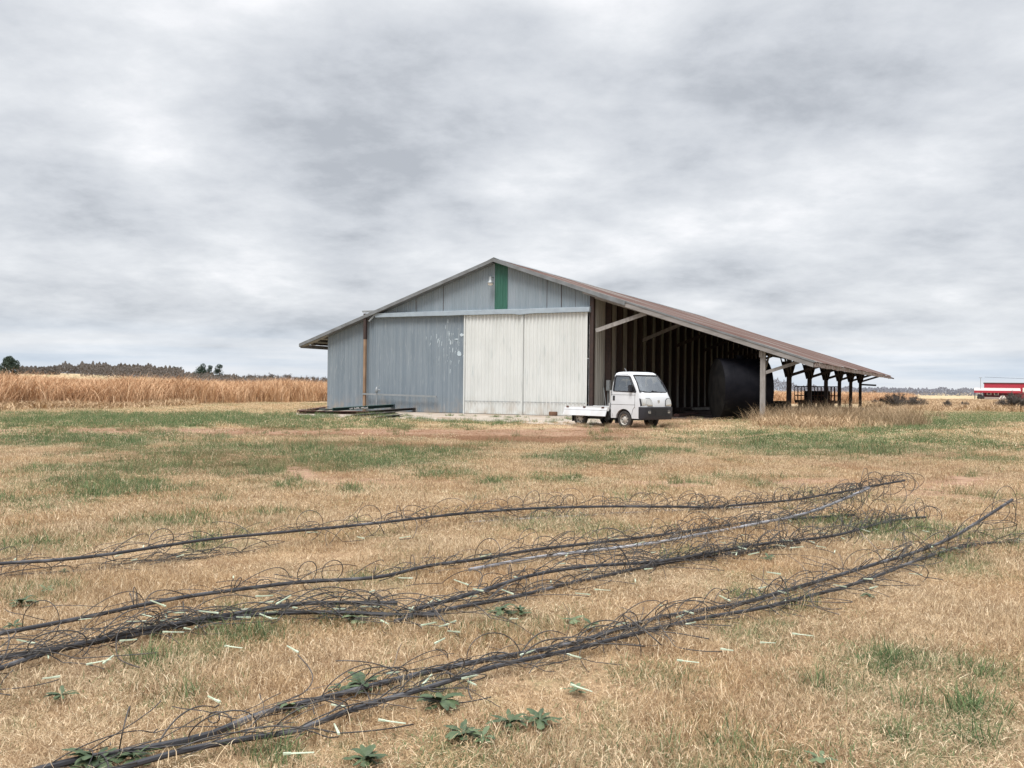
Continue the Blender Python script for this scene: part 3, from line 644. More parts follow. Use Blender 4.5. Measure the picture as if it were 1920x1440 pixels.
for i in range(7):
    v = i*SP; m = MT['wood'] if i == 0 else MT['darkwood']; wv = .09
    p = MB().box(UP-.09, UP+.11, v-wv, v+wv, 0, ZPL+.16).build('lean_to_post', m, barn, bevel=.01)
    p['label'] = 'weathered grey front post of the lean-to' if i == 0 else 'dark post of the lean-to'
    for s_ in ((1,) if i == 0 else (-1, 1)):
        MB().bar((UP+.02, v+s_*.09, ZPL-.80), (UP+.02, v+s_*1.2, ZPL+.04), .05, .12).build('brace', m, p)
    if i:
        MB().prism([(v-.10, ZPL-.80), (v+.10, ZPL-.80), (v+.78, ZPL-.2), (v-.78, ZPL-.2)], 'x', UP+.115, UP+.135).build('gusset_plate', m, p)
    if i:
        MB().prism([(UP-.10, ZPL-.82), (UP+.12, ZPL-.82), (UP+.30, ZPL-.12), (UP-.28, ZPL-.12)], 'y', v-.125, v-.10).build('gusset_plate', m, p)
        for e_ in (-1, 1): MB().bar((UP+.01+e_*.12, v-.15, ZPL-.84), (UP+.01+e_*.36, v-.15, ZPL+.05), .05, .06, up=(0, 1, 0)).build('brace', m, p)
    ub = UP+1.4
    MB().bar((UP+.08, v, ZPL-.74), (ub, v, zr(ub)-.20), .05, .13).build('brace', m, p)
    if i == 6: MB().bar((UP+.0, v, ZPL-.95), (UP+1.1, v, ZPL-1.0), .05, .12).build('side_arm', m, p)
MB().box(UP-.13, UP+.0, -.12, -.03, ZPL-.12, ZPL+.12).build('beam_end', MT['wood'], barn)
# dim dividers inside + meter box
mu, mz = front(1133, 735)
mb_ = MB().box(uwall+.18, uwall+.34, 1.1, 1.35, 1.15, 1.62).build('meter_box', MT['galv'], barn, bevel=.01)
MB().tube([(uwall+.24, 1.2, 0), (uwall+.24, 1.2, 1.15)], .03, 8).build('conduit', MT['galv'], mb_)
MB().tube([(uwall+.45, .55, .1), (uwall+.25, .6, 1.3)], .018, 6).build('conduit', MT['galv'], barn)

# concrete apron
def strip(name, pts, z, m, kind='structure'):
    b = MB(); b.v = [(p[0], p[1], z) for p in pts]; b.f = [tuple(range(len(pts)))]; b.m = [0]
    o = b.build(name, m, fix=False); o['kind'] = kind; return o
ap = [Vector((p[0], p[1], 0)) for p in _AP]
apb = MB(); nA = len(ap); apb.v = [(p.x, p.y, .03) for p in ap]+[(p.x, p.y, -.1) for p in ap]; apb.f = [tuple(range(nA))]+[(i, (i+1) % nA, (i+1) % nA+nA, i+nA) for i in range(nA)]; apb.m = [0]*(nA+1)
o = apb.build('concrete_apron', MT['concrete']); o['kind'] = 'structure'
P4 = [BARN_O+BU*u+BV*v for u, v in [(uwall+.1, .2), (UP+2.2, .4), (UP+2.2, LEN), (uwall+.1, LEN)]]
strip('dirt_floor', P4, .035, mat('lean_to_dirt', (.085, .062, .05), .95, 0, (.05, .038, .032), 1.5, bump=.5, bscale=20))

# ---------------------------------------------------------------- beams in front of the barn
def channel(name, a, b, za, zb, w_, h_, m, label, twist=0.):
    A = ground(*a); B = ground(*b); A.z = za; B.z = zb; d = (B-A).normalized(); x = d.cross(Vector((0, 0, 1))).normalized(); y = x.cross(d)
    if twist: q = Matrix.Rotation(twist, 3, d); x = q@x; y = q@y
    t = .02; prof = [(-w_/2, 0), (w_/2, 0), (w_/2, t), (-w_/2+t, t), (-w_/2+t, h_-t), (w_/2, h_-t), (w_/2, h_), (-w_/2, h_)]
    o = MB(); L = (B-A).length; n = len(prof)
    o.v = [tuple(x*p[0]+y*p[1]) for p in prof]+[tuple(d*L+x*p[0]+y*p[1]) for p in prof]
    o.f = [tuple(range(n))]+[tuple(range(2*n-1, n-1, -1))]+[(i, i+n, (i+1) % n+n, (i+1) % n) for i in range(n)]; o.m = [0]*len(o.f)
    ob = o.build(name, m, loc=A); return tag(ob, label, 'steel beam', 'steel beams piled in front of the barn'), A, d, x, y
channel('steel_beam', (560, 777), (690, 778.5), 0.035, 0.035, 0.25, 0.13, MT['beamrust'], 'long rusty brown beam at the bottom left of the pile')
channel('steel_beam', (561, 775), (613, 770.5), 0.035, 0.108, 0.2, 0.105, MT['beamrust'], 'short rusty beam angled back to the corner of the barn')
channel('steel_beam', (603, 776), (697, 773.5), 0.156, 0.162, 0.3, 0.065, MT['beamgrey'], 'flat pale grey beam lying on the rusty ones')
gb, A, d, x, y = channel('steel_beam', (627, 777), (763, 772), 0.149, 0.27, 0.22, 0.138, MT['beamgreen'], 'long green beam with white lettering on top of the pile')
channel('steel_beam', (612, 778), (720, 776), 0.041, 0.048, 0.2, 0.113, MT['beamdark'], 'dark beam tucked under the long green one')
channel('steel_beam', (695, 777), (776, 774), 0.068, 0.135, 0.2, 0.105, MT['beamdark'], 'dark beam reaching farthest right toward the grey door')
channel('steel_beam', (664, 784), (744, 778.5), 0.035, 0.068, 0.16, 0.097, MT['beamdark'], 'rusty black beam slanting out of the pile front')
channel('steel_beam', (700, 787), (752, 783), 0.013, 0.035, 0.16, 0.097, MT['beamdark'], 'short black beam lying alone nearest the lawn')
lt = MB(); r_ = random.Random(2); off = -x if x.y > 0 else x; off = x if x.dot(CP-A) > 0 else -x
pos = 1.0
for wl in (3, 5, 7):
    for k in range(wl):
        p = d*pos+off*.114+y*.035; lt.bar(p, p+y*r_.choice((.05, .07)), .035, .006, up=off); p2 = p+d*.02+y*r_.choice((.0, .05)); lt.bar(p2, p2+d*.04, .02, .006, up=off); pos += .085
    pos += .1
lt.build('lettering', MT['letters'], gb)
# yard hydrant
hp = ground(706, 779); hp = BARN_O+BU*front(706, 760, -.9)[0]+BV*-.9; hp.z = 0
hy = empty('yard_hydrant', hp, 0, 'slim galvanised water hydrant standing before the grey door', 'hydrant')
MB().tube([(0, 0, 0), (0, 0, .95)], .035, 10).build('riser_pipe', MT['galv'], hy)
MB().lathe([(.93, .05), (.96, .07), (1.1, .07), (1.16, .045), (1.2, .02)], (0, 0, 0), 'z', 12).build('head', MT['galv'], hy, smooth=True)
MB().tube([(.05, 0, 1.08), (.14, 0, 1.06), (.17, 0, .98)], .025, 8).build('spout', MT['galv'], hy)
MB().bar((-.02, 0, 1.18), (.16, 0, 1.27), .02, .03).build('handle', MT['galv'], hy)
# wooden block at the door
bp_ = BARN_O+BU*front(1038, 780, -.5)[0]+BV*-.55
bk = MB().box(-.17, .17, -.1, .1, 0, .17).build('wooden_block', mat('brown_block', (.17, .09, .055), .85, 0, (.10, .055, .035), 8), bevel=.01); bk.location = (bp_.x, bp_.y, .05); bk.rotation_euler.z = BARN_TH
tag(bk, 'small brown wooden block against the foot of the cream door', 'block')

# ---------------------------------------------------------------- tank, planks, junk in the lean-to
tk = ground(1352, 787.5); tk2 = ground(1439, 787.5)
ctr = ground(1400, 790); dist_scale = (ctr-CP).length
TR = 57.5/F*dist_scale*1.02
ctr = Vector((ctr.x, ctr.y+TR*.9, 0)); TR = 58/F*(ctr.y)
TL = 90/F*ctr.y
tank = empty('storage_tank', (ctr.x, ctr.y, 0), R(4), 'big black cylindrical tank lying behind the grey front post', 'tank')
prof = [(-TL/2, TR*.985), (-TL/2+.03, TR)]+[(-TL/2+.03+(TL-.06)*k/8, TR) for k in range(1, 9)]+[(TL/2, TR*.985)]
MB().lathe(prof, (0, 0, TR), 'x', 56, close=False).build('shell', MT['black_tank'], tank, smooth=True)
for s_ in (-1, 1):
    pr = [(s_*(TL/2+.12*(1-(k/8)**2)), max(TR*.985*k/8, .001)) for k in range(9)]
    MB().lathe(pr, (0, 0, TR), 'x', 56, close=False).build('tank_head', MT['tank_end'], tank, smooth='all')
for k in (.2, .5, .8): MB().lathe([(-TL/2+TL*k-.012, TR+.001), (-TL/2+TL*k, TR+.010), (-TL/2+TL*k+.012, TR+.001)], (0, 0, TR), 'x', 56, close=False).build('weld_seam', MT['black_tank'], tank, smooth='all')
MB().lathe([(0, .16), (.12, .16), (.12, .2), (.15, .2)], (0, 0, TR*2-.02), 'z', 16).build('filler_neck', MT['black_tank'], tank)
pk = [((1268, 783), (1345, 776), .04, .25, .12, 'red-brown timber lying nearest the truck bumper', 'beamrust'), ((1285, 779), (1350, 781), .05, .2, .16, 'long dark timber low in front of the wall', 'darkwood'),
      ((1300, 776), (1352, 774), .20, .18, .12, 'grey board resting across the timbers', 'wood'), ((1270, 775), (1330, 773), .05, .3, .25, 'thick dark timber against the wall posts', 'darkwood'), ((1290, 781), (1340, 784), .04, .2, .08, 'flat dark board beside the tank end', 'darkwood')]
for a, b_, z, w_, h_, lab, mm in pk:
    A = ground(*a); B = ground(*b_); A.z = B.z = z+h_/2; C_ = (A+B)/2
    o = MB().bar(A-C_, B-C_, w_, h_).build('timber', MT[mm], bevel=.01, loc=C_); tag(o, lab, 'timber', 'timbers on the lean-to floor')
# dark rounded trough behind the tank
jp = ground(1472, 778); 
tr_ = empty('stock_trough', (jp.x, jp.y+1, 0), R(-6), 'dark rounded trough lying between tank and second post', 'trough')
k_ = jp.y/F
MB().lathe([(-16*k_, 11*k_), (-15*k_, 13*k_), (0, 13.5*k_), (15*k_, 13*k_), (17*k_, 10*k_), (17.5*k_, 4*k_)], (0, 0, 12.5*k_), 'x', 24).build('body', MT['under'], tr_, smooth=True)
MB().lathe([(17*k_, 8*k_), (18.5*k_, 8*k_), (18.5*k_, 6*k_)], (0, 0, 12.5*k_), 'x', 18).build('rim', MT['beamdark'], tr_)
MB().bar((-16*k_, 0, 24*k_), (-2*k_, 0, 22*k_), .3, .08).build('lid', MT['darkwood'], tr_)
# caged trailer under the lean-to
q = ground(1541, 771); kk = (q.y+3)/F; tq = Vector((q.x+.6, q.y+3, 0))
tl = empty('caged_trailer', tq, R(-10), 'rusty trailer with a wire cage and dark box in the weeds', 'trailer')
hw = 36*kk; zt = 44*kk; dp = 1.6
for sy in (-dp/2, dp/2):
    cg = MB()
    for zc in (zt, zt*.62, zt*.4): cg.bar((-hw, sy, zc), (hw, sy, zc), .05, .06)
    for i in range(13): cg.bar((-hw+2*hw*i/12, sy, zt*.38), (-hw+2*hw*i/12, sy, zt), .045, .045)
    cg.build('cage_side', MT['beamrust'], tl)
MB().box(-hw, hw, -dp/2, dp/2, zt*.3, zt*.38).build('deck', MT['beamrust'], tl)
MB().box(-hw*.5, hw*.62, -dp/2+.1, dp/2-.1, zt*.38, zt*.82).build('box', MT['under'], tl, bevel=.03)
for sx in (-.35, .35):
    for sy in (-1, 1): MB().lathe([(-.1, .24), (-.09, .3), (.09, .3), (.1, .24)], (sx*hw, sy*(dp/2-.15), .3), 'y', 20).build('wheel', MT['rubber'], tl, smooth=True)
for sx in (-.8, .8): MB().box(sx*hw-.04, sx*hw+.04, -dp/2+.02, dp/2-.02, .0, zt*.3).build('leg', MT['beamdark'], tl)

exec_truck = True
# ---------------------------------------------------------------- pickup truck
def rring(x0, x1, hw, rf, rb, z, n=6, bow=0.):
    """rounded rectangle ring, counter clockwise from the rear right corner"""
    pts = []
    for cx, cy, a0, r in ((x0+rb, -hw+rb, 180, rb), (x1-rf, -hw+rf, 270, rf), (x1-rf, hw-rf, 0, rf), (x0+rb, hw-rb, 90, rb)):
        for k in range(n+1):
            a = R(a0+90*k/n); pts.append([cx+r*math.cos(a), cy+r*math.sin(a), z])
    return pts
def loft(rings, cap=True):
    b = MB(); n = len(rings[0])
    for r_ in rings: b.v += [tuple(p) for p in r_]
    for i in range(len(rings)-1):
        for j in range(n): b.f.append((i*n+j, i*n+(j+1) % n, (i+1)*n+(j+1) % n, (i+1)*n+j)); b.m.append(0)
    if cap:
        b.f.append(tuple(range(n))[::-1]); b.f.append(tuple((len(rings)-1)*n+j for j in range(n))); b.m += [0, 0]
    return b
CABS = [(.30, 2.00, 3.33, .700, .16), (.50, 2.00, 3.36, .705, .17), (.72, 2.0, 3.362, .705, .18), (.92, 2.0, 3.33, .70, .19), (1.06, 2.005, 3.25, .692, .19), (1.12, 2.01, 3.195, .690, .13),
        (1.40, 2.04, 3.01, .655, .11), (1.62, 2.08, 2.83, .620, .10), (1.685, 2.11, 2.79, .590, .13), (1.72, 2.17, 2.72, .545, .12), (1.735, 2.28, 2.60, .46, .10)]
def cabring(z, x0, x1, hw, rf, ins=0.): return rring(x0+ins, x1-ins, hw-ins, rf, .06, z)
def cab_at(z):
    for a, b in zip(CABS, CABS[1:]):
        if a[0] <= z <= b[0]:
            t = (z-a[0])/(b[0]-a[0]); return [a[i]+(b[i]-a[i])*t for i in range(5)]
    return CABS[-1]
def boolean(o, cutters):
    for c in cutters:
        md = o.modifiers.new('b', 'BOOLEAN'); md.object = c; md.operation = 'DIFFERENCE'; md.solver = 'EXACT'
    dg = bpy.context.evaluated_depsgraph_get(); dg.update(); me = bpy.data.meshes.new_from_object(o.evaluated_get(dg)); o.modifiers.clear(); old = o.data; o.data = me
    for c in cutters: bpy.data.objects.remove(c)
    for p in me.polygons: p.use_smooth = True
    me.set_sharp_from_angle(angle=R(35))
def truck():
    T = empty('pickup_truck', (0, 0, 0), 0, 'small white cab-over pickup truck with low flat bed beside the barn', 'truck')
    cab = loft([cabring(*c) for c in CABS]).build('cab', [MT['white_paint']], T)
    inner = loft([cabring(z, *cab_at(z)[1:4], cab_at(z)[4]-.04, .05) for z in (.55, .72, .92, 1.06, 1.12, 1.40, 1.60, 1.66)]).build('cut', MT['seat'])
    # side windows: (x, z)
    win = [(2.13, 1.13), (3.02, 1.10), (3.035, 1.14), (2.76, 1.57), (2.70, 1.60), (2.18, 1.61), (2.12, 1.57), (2.10, 1.17)]
    sw = MB().prism(win, 'y', -1, 1).build('cut', MT['seat'])
    ws = MB(); 
    yl = [(-.645, 1.12), (.645, 1.12), (.555, 1.62), (-.555, 1.62)]
    ws.prism(yl, 'x', 2.72, 3.6); wso = ws.build('cut', MT['seat'])
    rw = MB().box(1.8, 2.3, -.42, .42, 1.2, 1.52).build('cut', MT['seat'])
    ar = MB().lathe([(-1, .33), (1, .33)], (2.56, 0, .26), 'y', 32).build('cut', MT['seat'])
    ft = MB().box(2.2, 2.92, -1, 1, .2, .27).build('cut', MT['seat'])
    boolean(cab, [inner, sw, wso, rw, ar, ft])
    MB().box(2.12, 3.1, -.62, .62, .30, .60).box(2.2, 2.95, -.55, .55, .60, .64).build('cab_floor', MT['under'], cab)
    # window seals + glass
    def front_pt(y, z, o):
        x0, x1, hw, rf = cab_at(z)[1:5]; ay = abs(y)
        if ay < hw-rf: return (x1+o, y, z)
        t = min((ay-(hw-rf))/rf, .985); c_ = math.sqrt(1-t*t)
        return (x1-rf+c_*(rf+o), (1 if y > 0 else -1)*(hw-rf+t*(rf+o)), z)
    glass = bpy.data.materials.new('tinted_car_glass'); glass.use_nodes = True; nt = glass.node_tree; nt.nodes.remove(nt.nodes['Principled BSDF'])
    o_ = nt.nodes['Material Output']; tb = nt.nodes.new('ShaderNodeBsdfTransparent'); tb.inputs[0].default_value = (.78, .84, .86, 1); gl = nt.nodes.new('ShaderNodeBsdfGlossy'); gl.inputs['Roughness'].default_value = .03
    gl.inputs['Color'].default_value = (.9, .95, 1, 1); fr = nt.nodes.new('ShaderNodeFresnel'); fr.inputs[0].default_value = 3.1; mx = nt.nodes.new('ShaderNodeMixShader')
    nt.links.new(fr.outputs[0], mx.inputs[0]); nt.links.new(tb.outputs[0], mx.inputs[1]); nt.links.new(gl.outputs[0], mx.inputs[2]); nt.links.new(mx.outputs[0], o_.inputs[0])
    def side_y(z, off): return cab_at(z)[3]+off
    for s_ in (-1, 1):
        pts = [(x, s_*side_y(z, -.012), z) for x, z in win]
        g = MB(); g.v = pts; g.f = [tuple(range(len(pts)))]; g.m = [0]; w_ = g.build('side_window', glass, cab, fix=False)
        sl = MB(); cxx = sum(p[0] for p in win)/8; czz = sum(p[1] for p in win)/8
        for i in range(8):
            a, b_ = win[i], win[(i+1) % 8]
            ia = (cxx+(a[0]-cxx)*.93, czz+(a[1]-czz)*.90); ib = (cxx+(b_[0]-cxx)*.93, czz+(b_[1]-czz)*.90); a = (cxx+(a[0]-cxx)*1.03, czz+(a[1]-czz)*1.04); b_ = (cxx+(b_[0]-cxx)*1.03, czz+(b_[1]-czz)*1.04)
            sl.add([(p[0], s_*side_y(p[1], .005), p[1]) for p in (a, b_, ib, ia)], [(0, 1, 2, 3)])
        sl.build('window_seal', MT['plastic'], w_, fix=False)
        # door outline grooves, handle, mirror
        gr = MB(); dl = [(2.09, .34), (2.06, 1.10), (2.10, 1.63), (2.64, 1.64), (3.0, 1.08), (3.0, .66), (2.93, .58), (2.88, .40)]
        for a, b_ in zip(dl, dl[1:]): gr.bar((a[0], s_*side_y(a[1], .0), a[1]), (b_[0], s_*side_y(b_[1], .0), b_[1]), .010, .008, up=(0, 1, 0))
        for z in (.72, 1.02): gr.bar((2.03, s_*side_y(z, .0), z), (3.02, s_*side_y(z, .0), z), .008, .006, up=(0, 1, 0))
        dr = gr.build('door', MT['beamdark'], cab)
        MB().box(2.11, 2.19, s_*.70-.012, s_*.70+.012, .84, .99).build('door_handle', MT['plastic'], dr, bevel=.004)
        mr = MB().box(2.80, 2.90, s_*.75-.05, s_*.75+.05, 1.13, 1.33); mr.bar((2.9, s_*.66, 1.16), (2.88, s_*.74, 1.2), .03, .03); mr.build('wing_mirror', MT['plastic'], cab, bevel=.012)
    zs = [1.12, 1.28, 1.45, 1.62]
    def fx(z, off=0): return cab_at(z)[2]+off
    g = MB()
    for z in zs:
        hwz = .645-(z-1.12)/.5*.09
        for k in range(7): g.v.append(front_pt(-hwz+2*hwz*k/6, z, -.012))
    for i in range(3):
        for k in range(6): g.f.append((i*7+k, i*7+k+1, i*7+8+k, i*7+7+k)); g.m.append(0)
    wsg = g.build('windscreen', glass, cab, smooth='all', fix=False)
    sl = MB()
    def wp(y, z, off=.004): return front_pt(y, z, off)
    for a, b_ in (((-.655, 1.11), (.655, 1.11)), ((.655, 1.11), (.565, 1.63)), ((.565, 1.63), (-.565, 1.63)), ((-.565, 1.63), (-.655, 1.11))):
        n = 8
        for k in range(n):
            p0 = wp(a[0]+(b_[0]-a[0])*k/n, a[1]+(b_[1]-a[1])*k/n); p1 = wp(a[0]+(b_[0]-a[0])*(k+1)/n, a[1]+(b_[1]-a[1])*(k+1)/n); sl.bar(p0, p1, .025, .03, up=(1, 0, 0))
    sl.build('windscreen_seal', MT['plastic'], wsg)
    for y0 in (-.25, .3): MB().bar((fx(1.1, .01), y0, 1.10), (fx(1.16, .012), y0-.42, 1.15), .016, .016).build('wiper', MT['plastic'], cab)
    gb_ = MB(); gb_.v = [(2.035+.02*0, -.42, 1.2), (2.035, .42, 1.2), (2.06, .42, 1.52), (2.06, -.42, 1.52)]; gb_.f = [(0, 1, 2, 3)]; gb_.m = [0]; gb_.build('rear_window', glass, cab, fix=False)
    # seats, wheel, dash
    for y in (-.3, .3):
        st = MB().box(2.2, 2.6, y-.22, y+.22, .62, .80).box(2.12, 2.24, y-.22, y+.22, .78, 1.25).box(2.13, 2.22, y-.12, y+.12, 1.26, 1.44); st.build('seat', MT['seat'], cab, bevel=.03)
    MB().box(2.85, 3.08, -.60, .60, .85, 1.07).build('dashboard', MT['seat'], cab, bevel=.03)
    sw_ = MB(); sw_.tube([(2.74+.10*math.sin(a)*.6, -.3+.18*math.cos(a), 1.12+.16*math.sin(a)) for a in [2*math.pi*k/20 for k in range(21)]], .014, 6, cap=False); sw_.bar((2.74, -.3, 1.12), (2.92, -.3, .98), .04, .04); sw_.build('steering_wheel', MT['plastic'], cab)
    # bumper
    bmp = loft([rring(3.15, 3.385, .715, .13, .02, z) if z > .33 else rring(3.15, 3.36, .70, .13, .02, z) for z in (.27, .34, .60, .66)]).build('bumper', MT['plastic'], T, smooth=True)
    gr = MB(); gr.box(3.35, 3.392, -.40, .40, .55, .62)
    for z in (.38, .44, .50): gr.box(3.37, 3.396, -.50, .50, z, z+.028)
    gr.build('grille', MT['under'], bmp)
    MB().box(3.38, 3.395, -.17, .17, .40, .57).build('plate_recess', MT['under'], bmp)
    for y in (-.46, .46): MB().box(3.362, 3.390, y-.055, y+.055, .47, .54).build('fog_lamp', MT['lamp'], bmp)
    # headlamps on the rounded corners
    ring_ = lambda z, o=0.: rring(cab_at(z)[1]-o, cab_at(z)[2]+o, cab_at(z)[3]+o, cab_at(z)[4]+o, .06, z, 6)
    for s_ in (-1, 1):
        hl = [(.30, .69), (.50, .69), (.690, .69), (.690, .91), (.55, .925), (.40, .915), (.335, .86), (.31, .78)]
        def patch(poly, o, m, name, par, k):
            cy = sum(p[0] for p in poly)/8; cz = sum(p[1] for p in poly)/8
            b = MB(); rr_ = 5
            for i in range(rr_+1):
                t = i/rr_*k
                for p in poly: 
                    yy, zz2 = cy+(p[0]-cy)*t, cz+(p[1]-cz)*t; b.v.append(front_pt(s_*min(yy, .70), zz2, o))
            for i in range(rr_):
                for j in range(8): b.f.append((i*8+j, i*8+(j+1) % 8, (i+1)*8+(j+1) % 8, (i+1)*8+j)); b.m.append(0)
            return b.build(name, m, par, smooth='all', fix=True)
        bz = patch(hl, .008, MT['plastic'], 'headlight', T, 1.07); patch(hl, .018, MT['lamp'], 'lens', bz, .95)
        MB().box(front_pt(s_*.45, .70, .012)[0], front_pt(s_*.45, .70, .02)[0], s_*.45-.12, s_*.45+.12, .695, .73).build('indicator', MT['chrome'], bz)
    em = MB()
    for y in (-.028, .028): em.box(3.343, 3.356, y-.008, y+.008, .79, .86)
    em.box(3.343, 3.356, -.03, .03, .82, .832)
    for a, b_ in (((-.045, .87), (.045, .87)), ((.045, .87), (.035, .78)), ((.035, .78), (-.035, .78)), ((-.035, .78), (-.045, .87))): em.bar((3.35, a[0], a[1]), (3.35, b_[0], b_[1]), .01, .01, up=(1, 0, 0))
    em.build('emblem', MT['chrome'], T)
    MB().tube([(2.50, -.50, 1.72), (2.40, -.50, 1.84)], .008, 5).build('antenna', MT['chrome'], T)
    MB().box(3.0, 3.02, -.715, -.70, .62, .66).build('side_marker', MT['lamp'], T)
    # chassis
    ch = MB()
    for y in (-.34, .34): ch.box(.05, 2.95, y-.04, y+.04, .38, .48)
    for x in (.1, .66, 1.4, 2.0): ch.box(x-.04, x+.04, -.6, .6, .40, .46)
    ch.box(1.05, 1.6, -.62, -.38, .24, .44).box(.95, 1.5, .32, .6, .24, .44).box(1.5, 1.95, -.3, .3, .22, .48).bar((.66, -.6, .26), (.66, .6, .26), .08, .08).bar((2.56, -.6, .26), (2.56, .6, .26), .07, .07).box(1.72, 1.92, -.63, -.45, .24, .47)
    ch.box(2.1, 3.0, -.4, .4, .26, .36); ch.bar((1.9, -.62, .48), (2.02, -.62, .30), .12, .03)
    ch.build('chassis', MT['under'], T)
    # bed with dropped side gates
    bd = MB().box(0, 1.93, -.68, .68, .555, .615).box(0, 1.93, -.70, -.66, .50, .63).box(0, 1.93, .66, .70, .50, .63)
    for x in (.3, .7, 1.1, 1.5): bd.box(x, x+.03, -.66, .66, .615, .622)
    bed = bd.build('cargo_bed', MT['bed_paint'], T, bevel=.004)
    hb = MB().box(1.90, 1.93, -.66, .66, .62, .76); hb.bar((1.915, -.60, .62), (1.915, -.60, 1.15), .03, .03).bar((1.915, .60, .62), (1.915, .60, 1.15), .03, .03).bar((1.915, -.60, 1.13), (1.915, .60, 1.13), .03, .03); hb.build('headboard', MT['bed_paint'], bed)
    for s_ in (-1, 1):
        gt = MB(); a = (s_*.705, .60); b_ = (s_*.80, .34); nx, nz_ = s_*.02, .008
        for t0, t1, off in ((0, .30, 0), (.30, .36, -.01), (.36, .94, 0), (.94, 1., .006)):
            p0 = (a[0]+(b_[0]-a[0])*t0+s_*off, a[1]+(b_[1]-a[1])*t0); p1 = (a[0]+(b_[0]-a[0])*t1+s_*off, a[1]+(b_[1]-a[1])*t1)
            gt.prism([p0, p1, (p1[0]-nx, p1[1]-nz_), (p0[0]-nx, p0[1]-nz_)], 'x', .01, 1.88)
        gt.build('side_gate', MT['white_paint'], bed)
        for x in (.15, .9, 1.7): MB().box(x-.05, x+.05, s_*.71-.012, s_*.71+.012, .585, .635).build('hinge', MT['beamrust'], bed)
    tg = MB().prism([(0, .60), (-.09, .34), (-.11, .345), (-.02, .61)], 'y', -.68, .68).build('tailgate', MT['white_paint'], bed)
    MB().box(.02, .06, -.62, -.5, .42, .50).build('tail_lamp', MT['red'], T)
    mf = MB().box(.30, .325, -.66, -.52, .14, .46).box(2.18, 2.20, -.68, -.52, .14, .40); mf.build('mud_flap', MT['under'], T)
    def wheel(x, y, s_):
        w_ = empty('wheel', (x, y, .26)); w_.parent = T
        MB().lathe([(-.07, .17), (-.075, .235), (-.055, .262), (.055, .262), (.075, .235), (.07, .17), (0, .165), (-.07, .17)], (0, 0, 0), 'y', 32, close=False).build('tyre', MT['rubber'], w_, smooth=True)
        rm = MB().lathe([(s_*.06, .175), (s_*.066, .165), (s_*.03, .155), (s_*.02, .145), (s_*.035, .07), (s_*.05, .055), (s_*.06, .035), (s_*.062, .001)], (0, 0, 0), 'y', 32, close=False)
        rim = rm.build('rim', MT['rim'], w_, smooth=True)
        hl = MB()
        for k in range(8):
            a = k*math.pi/4; hl.lathe([(s_*.028, .001), (s_*.034, .017), (s_*.030, .024)], (.115*math.cos(a), 0, .115*math.sin(a)), 'y', 8, close=False)
        hl.build('vent_hole', MT['under'], rim)
    for x in (.66, 2.56):
        for y in (-.61, .61): wheel(x, y, -1 if y < 0 else 1)
    return T
T = truck()
TRK_H = R(-48)
fw = ground(1170, 802.5)
T.rotation_euler.z = TRK_H; T.scale = (1.04,)*3
off = Matrix.Rotation(TRK_H, 3, 'Z')@Vector((2.56, -.68, 0))*1.04
T.location = (fw.x-off.x, fw.y-off.y, 0)

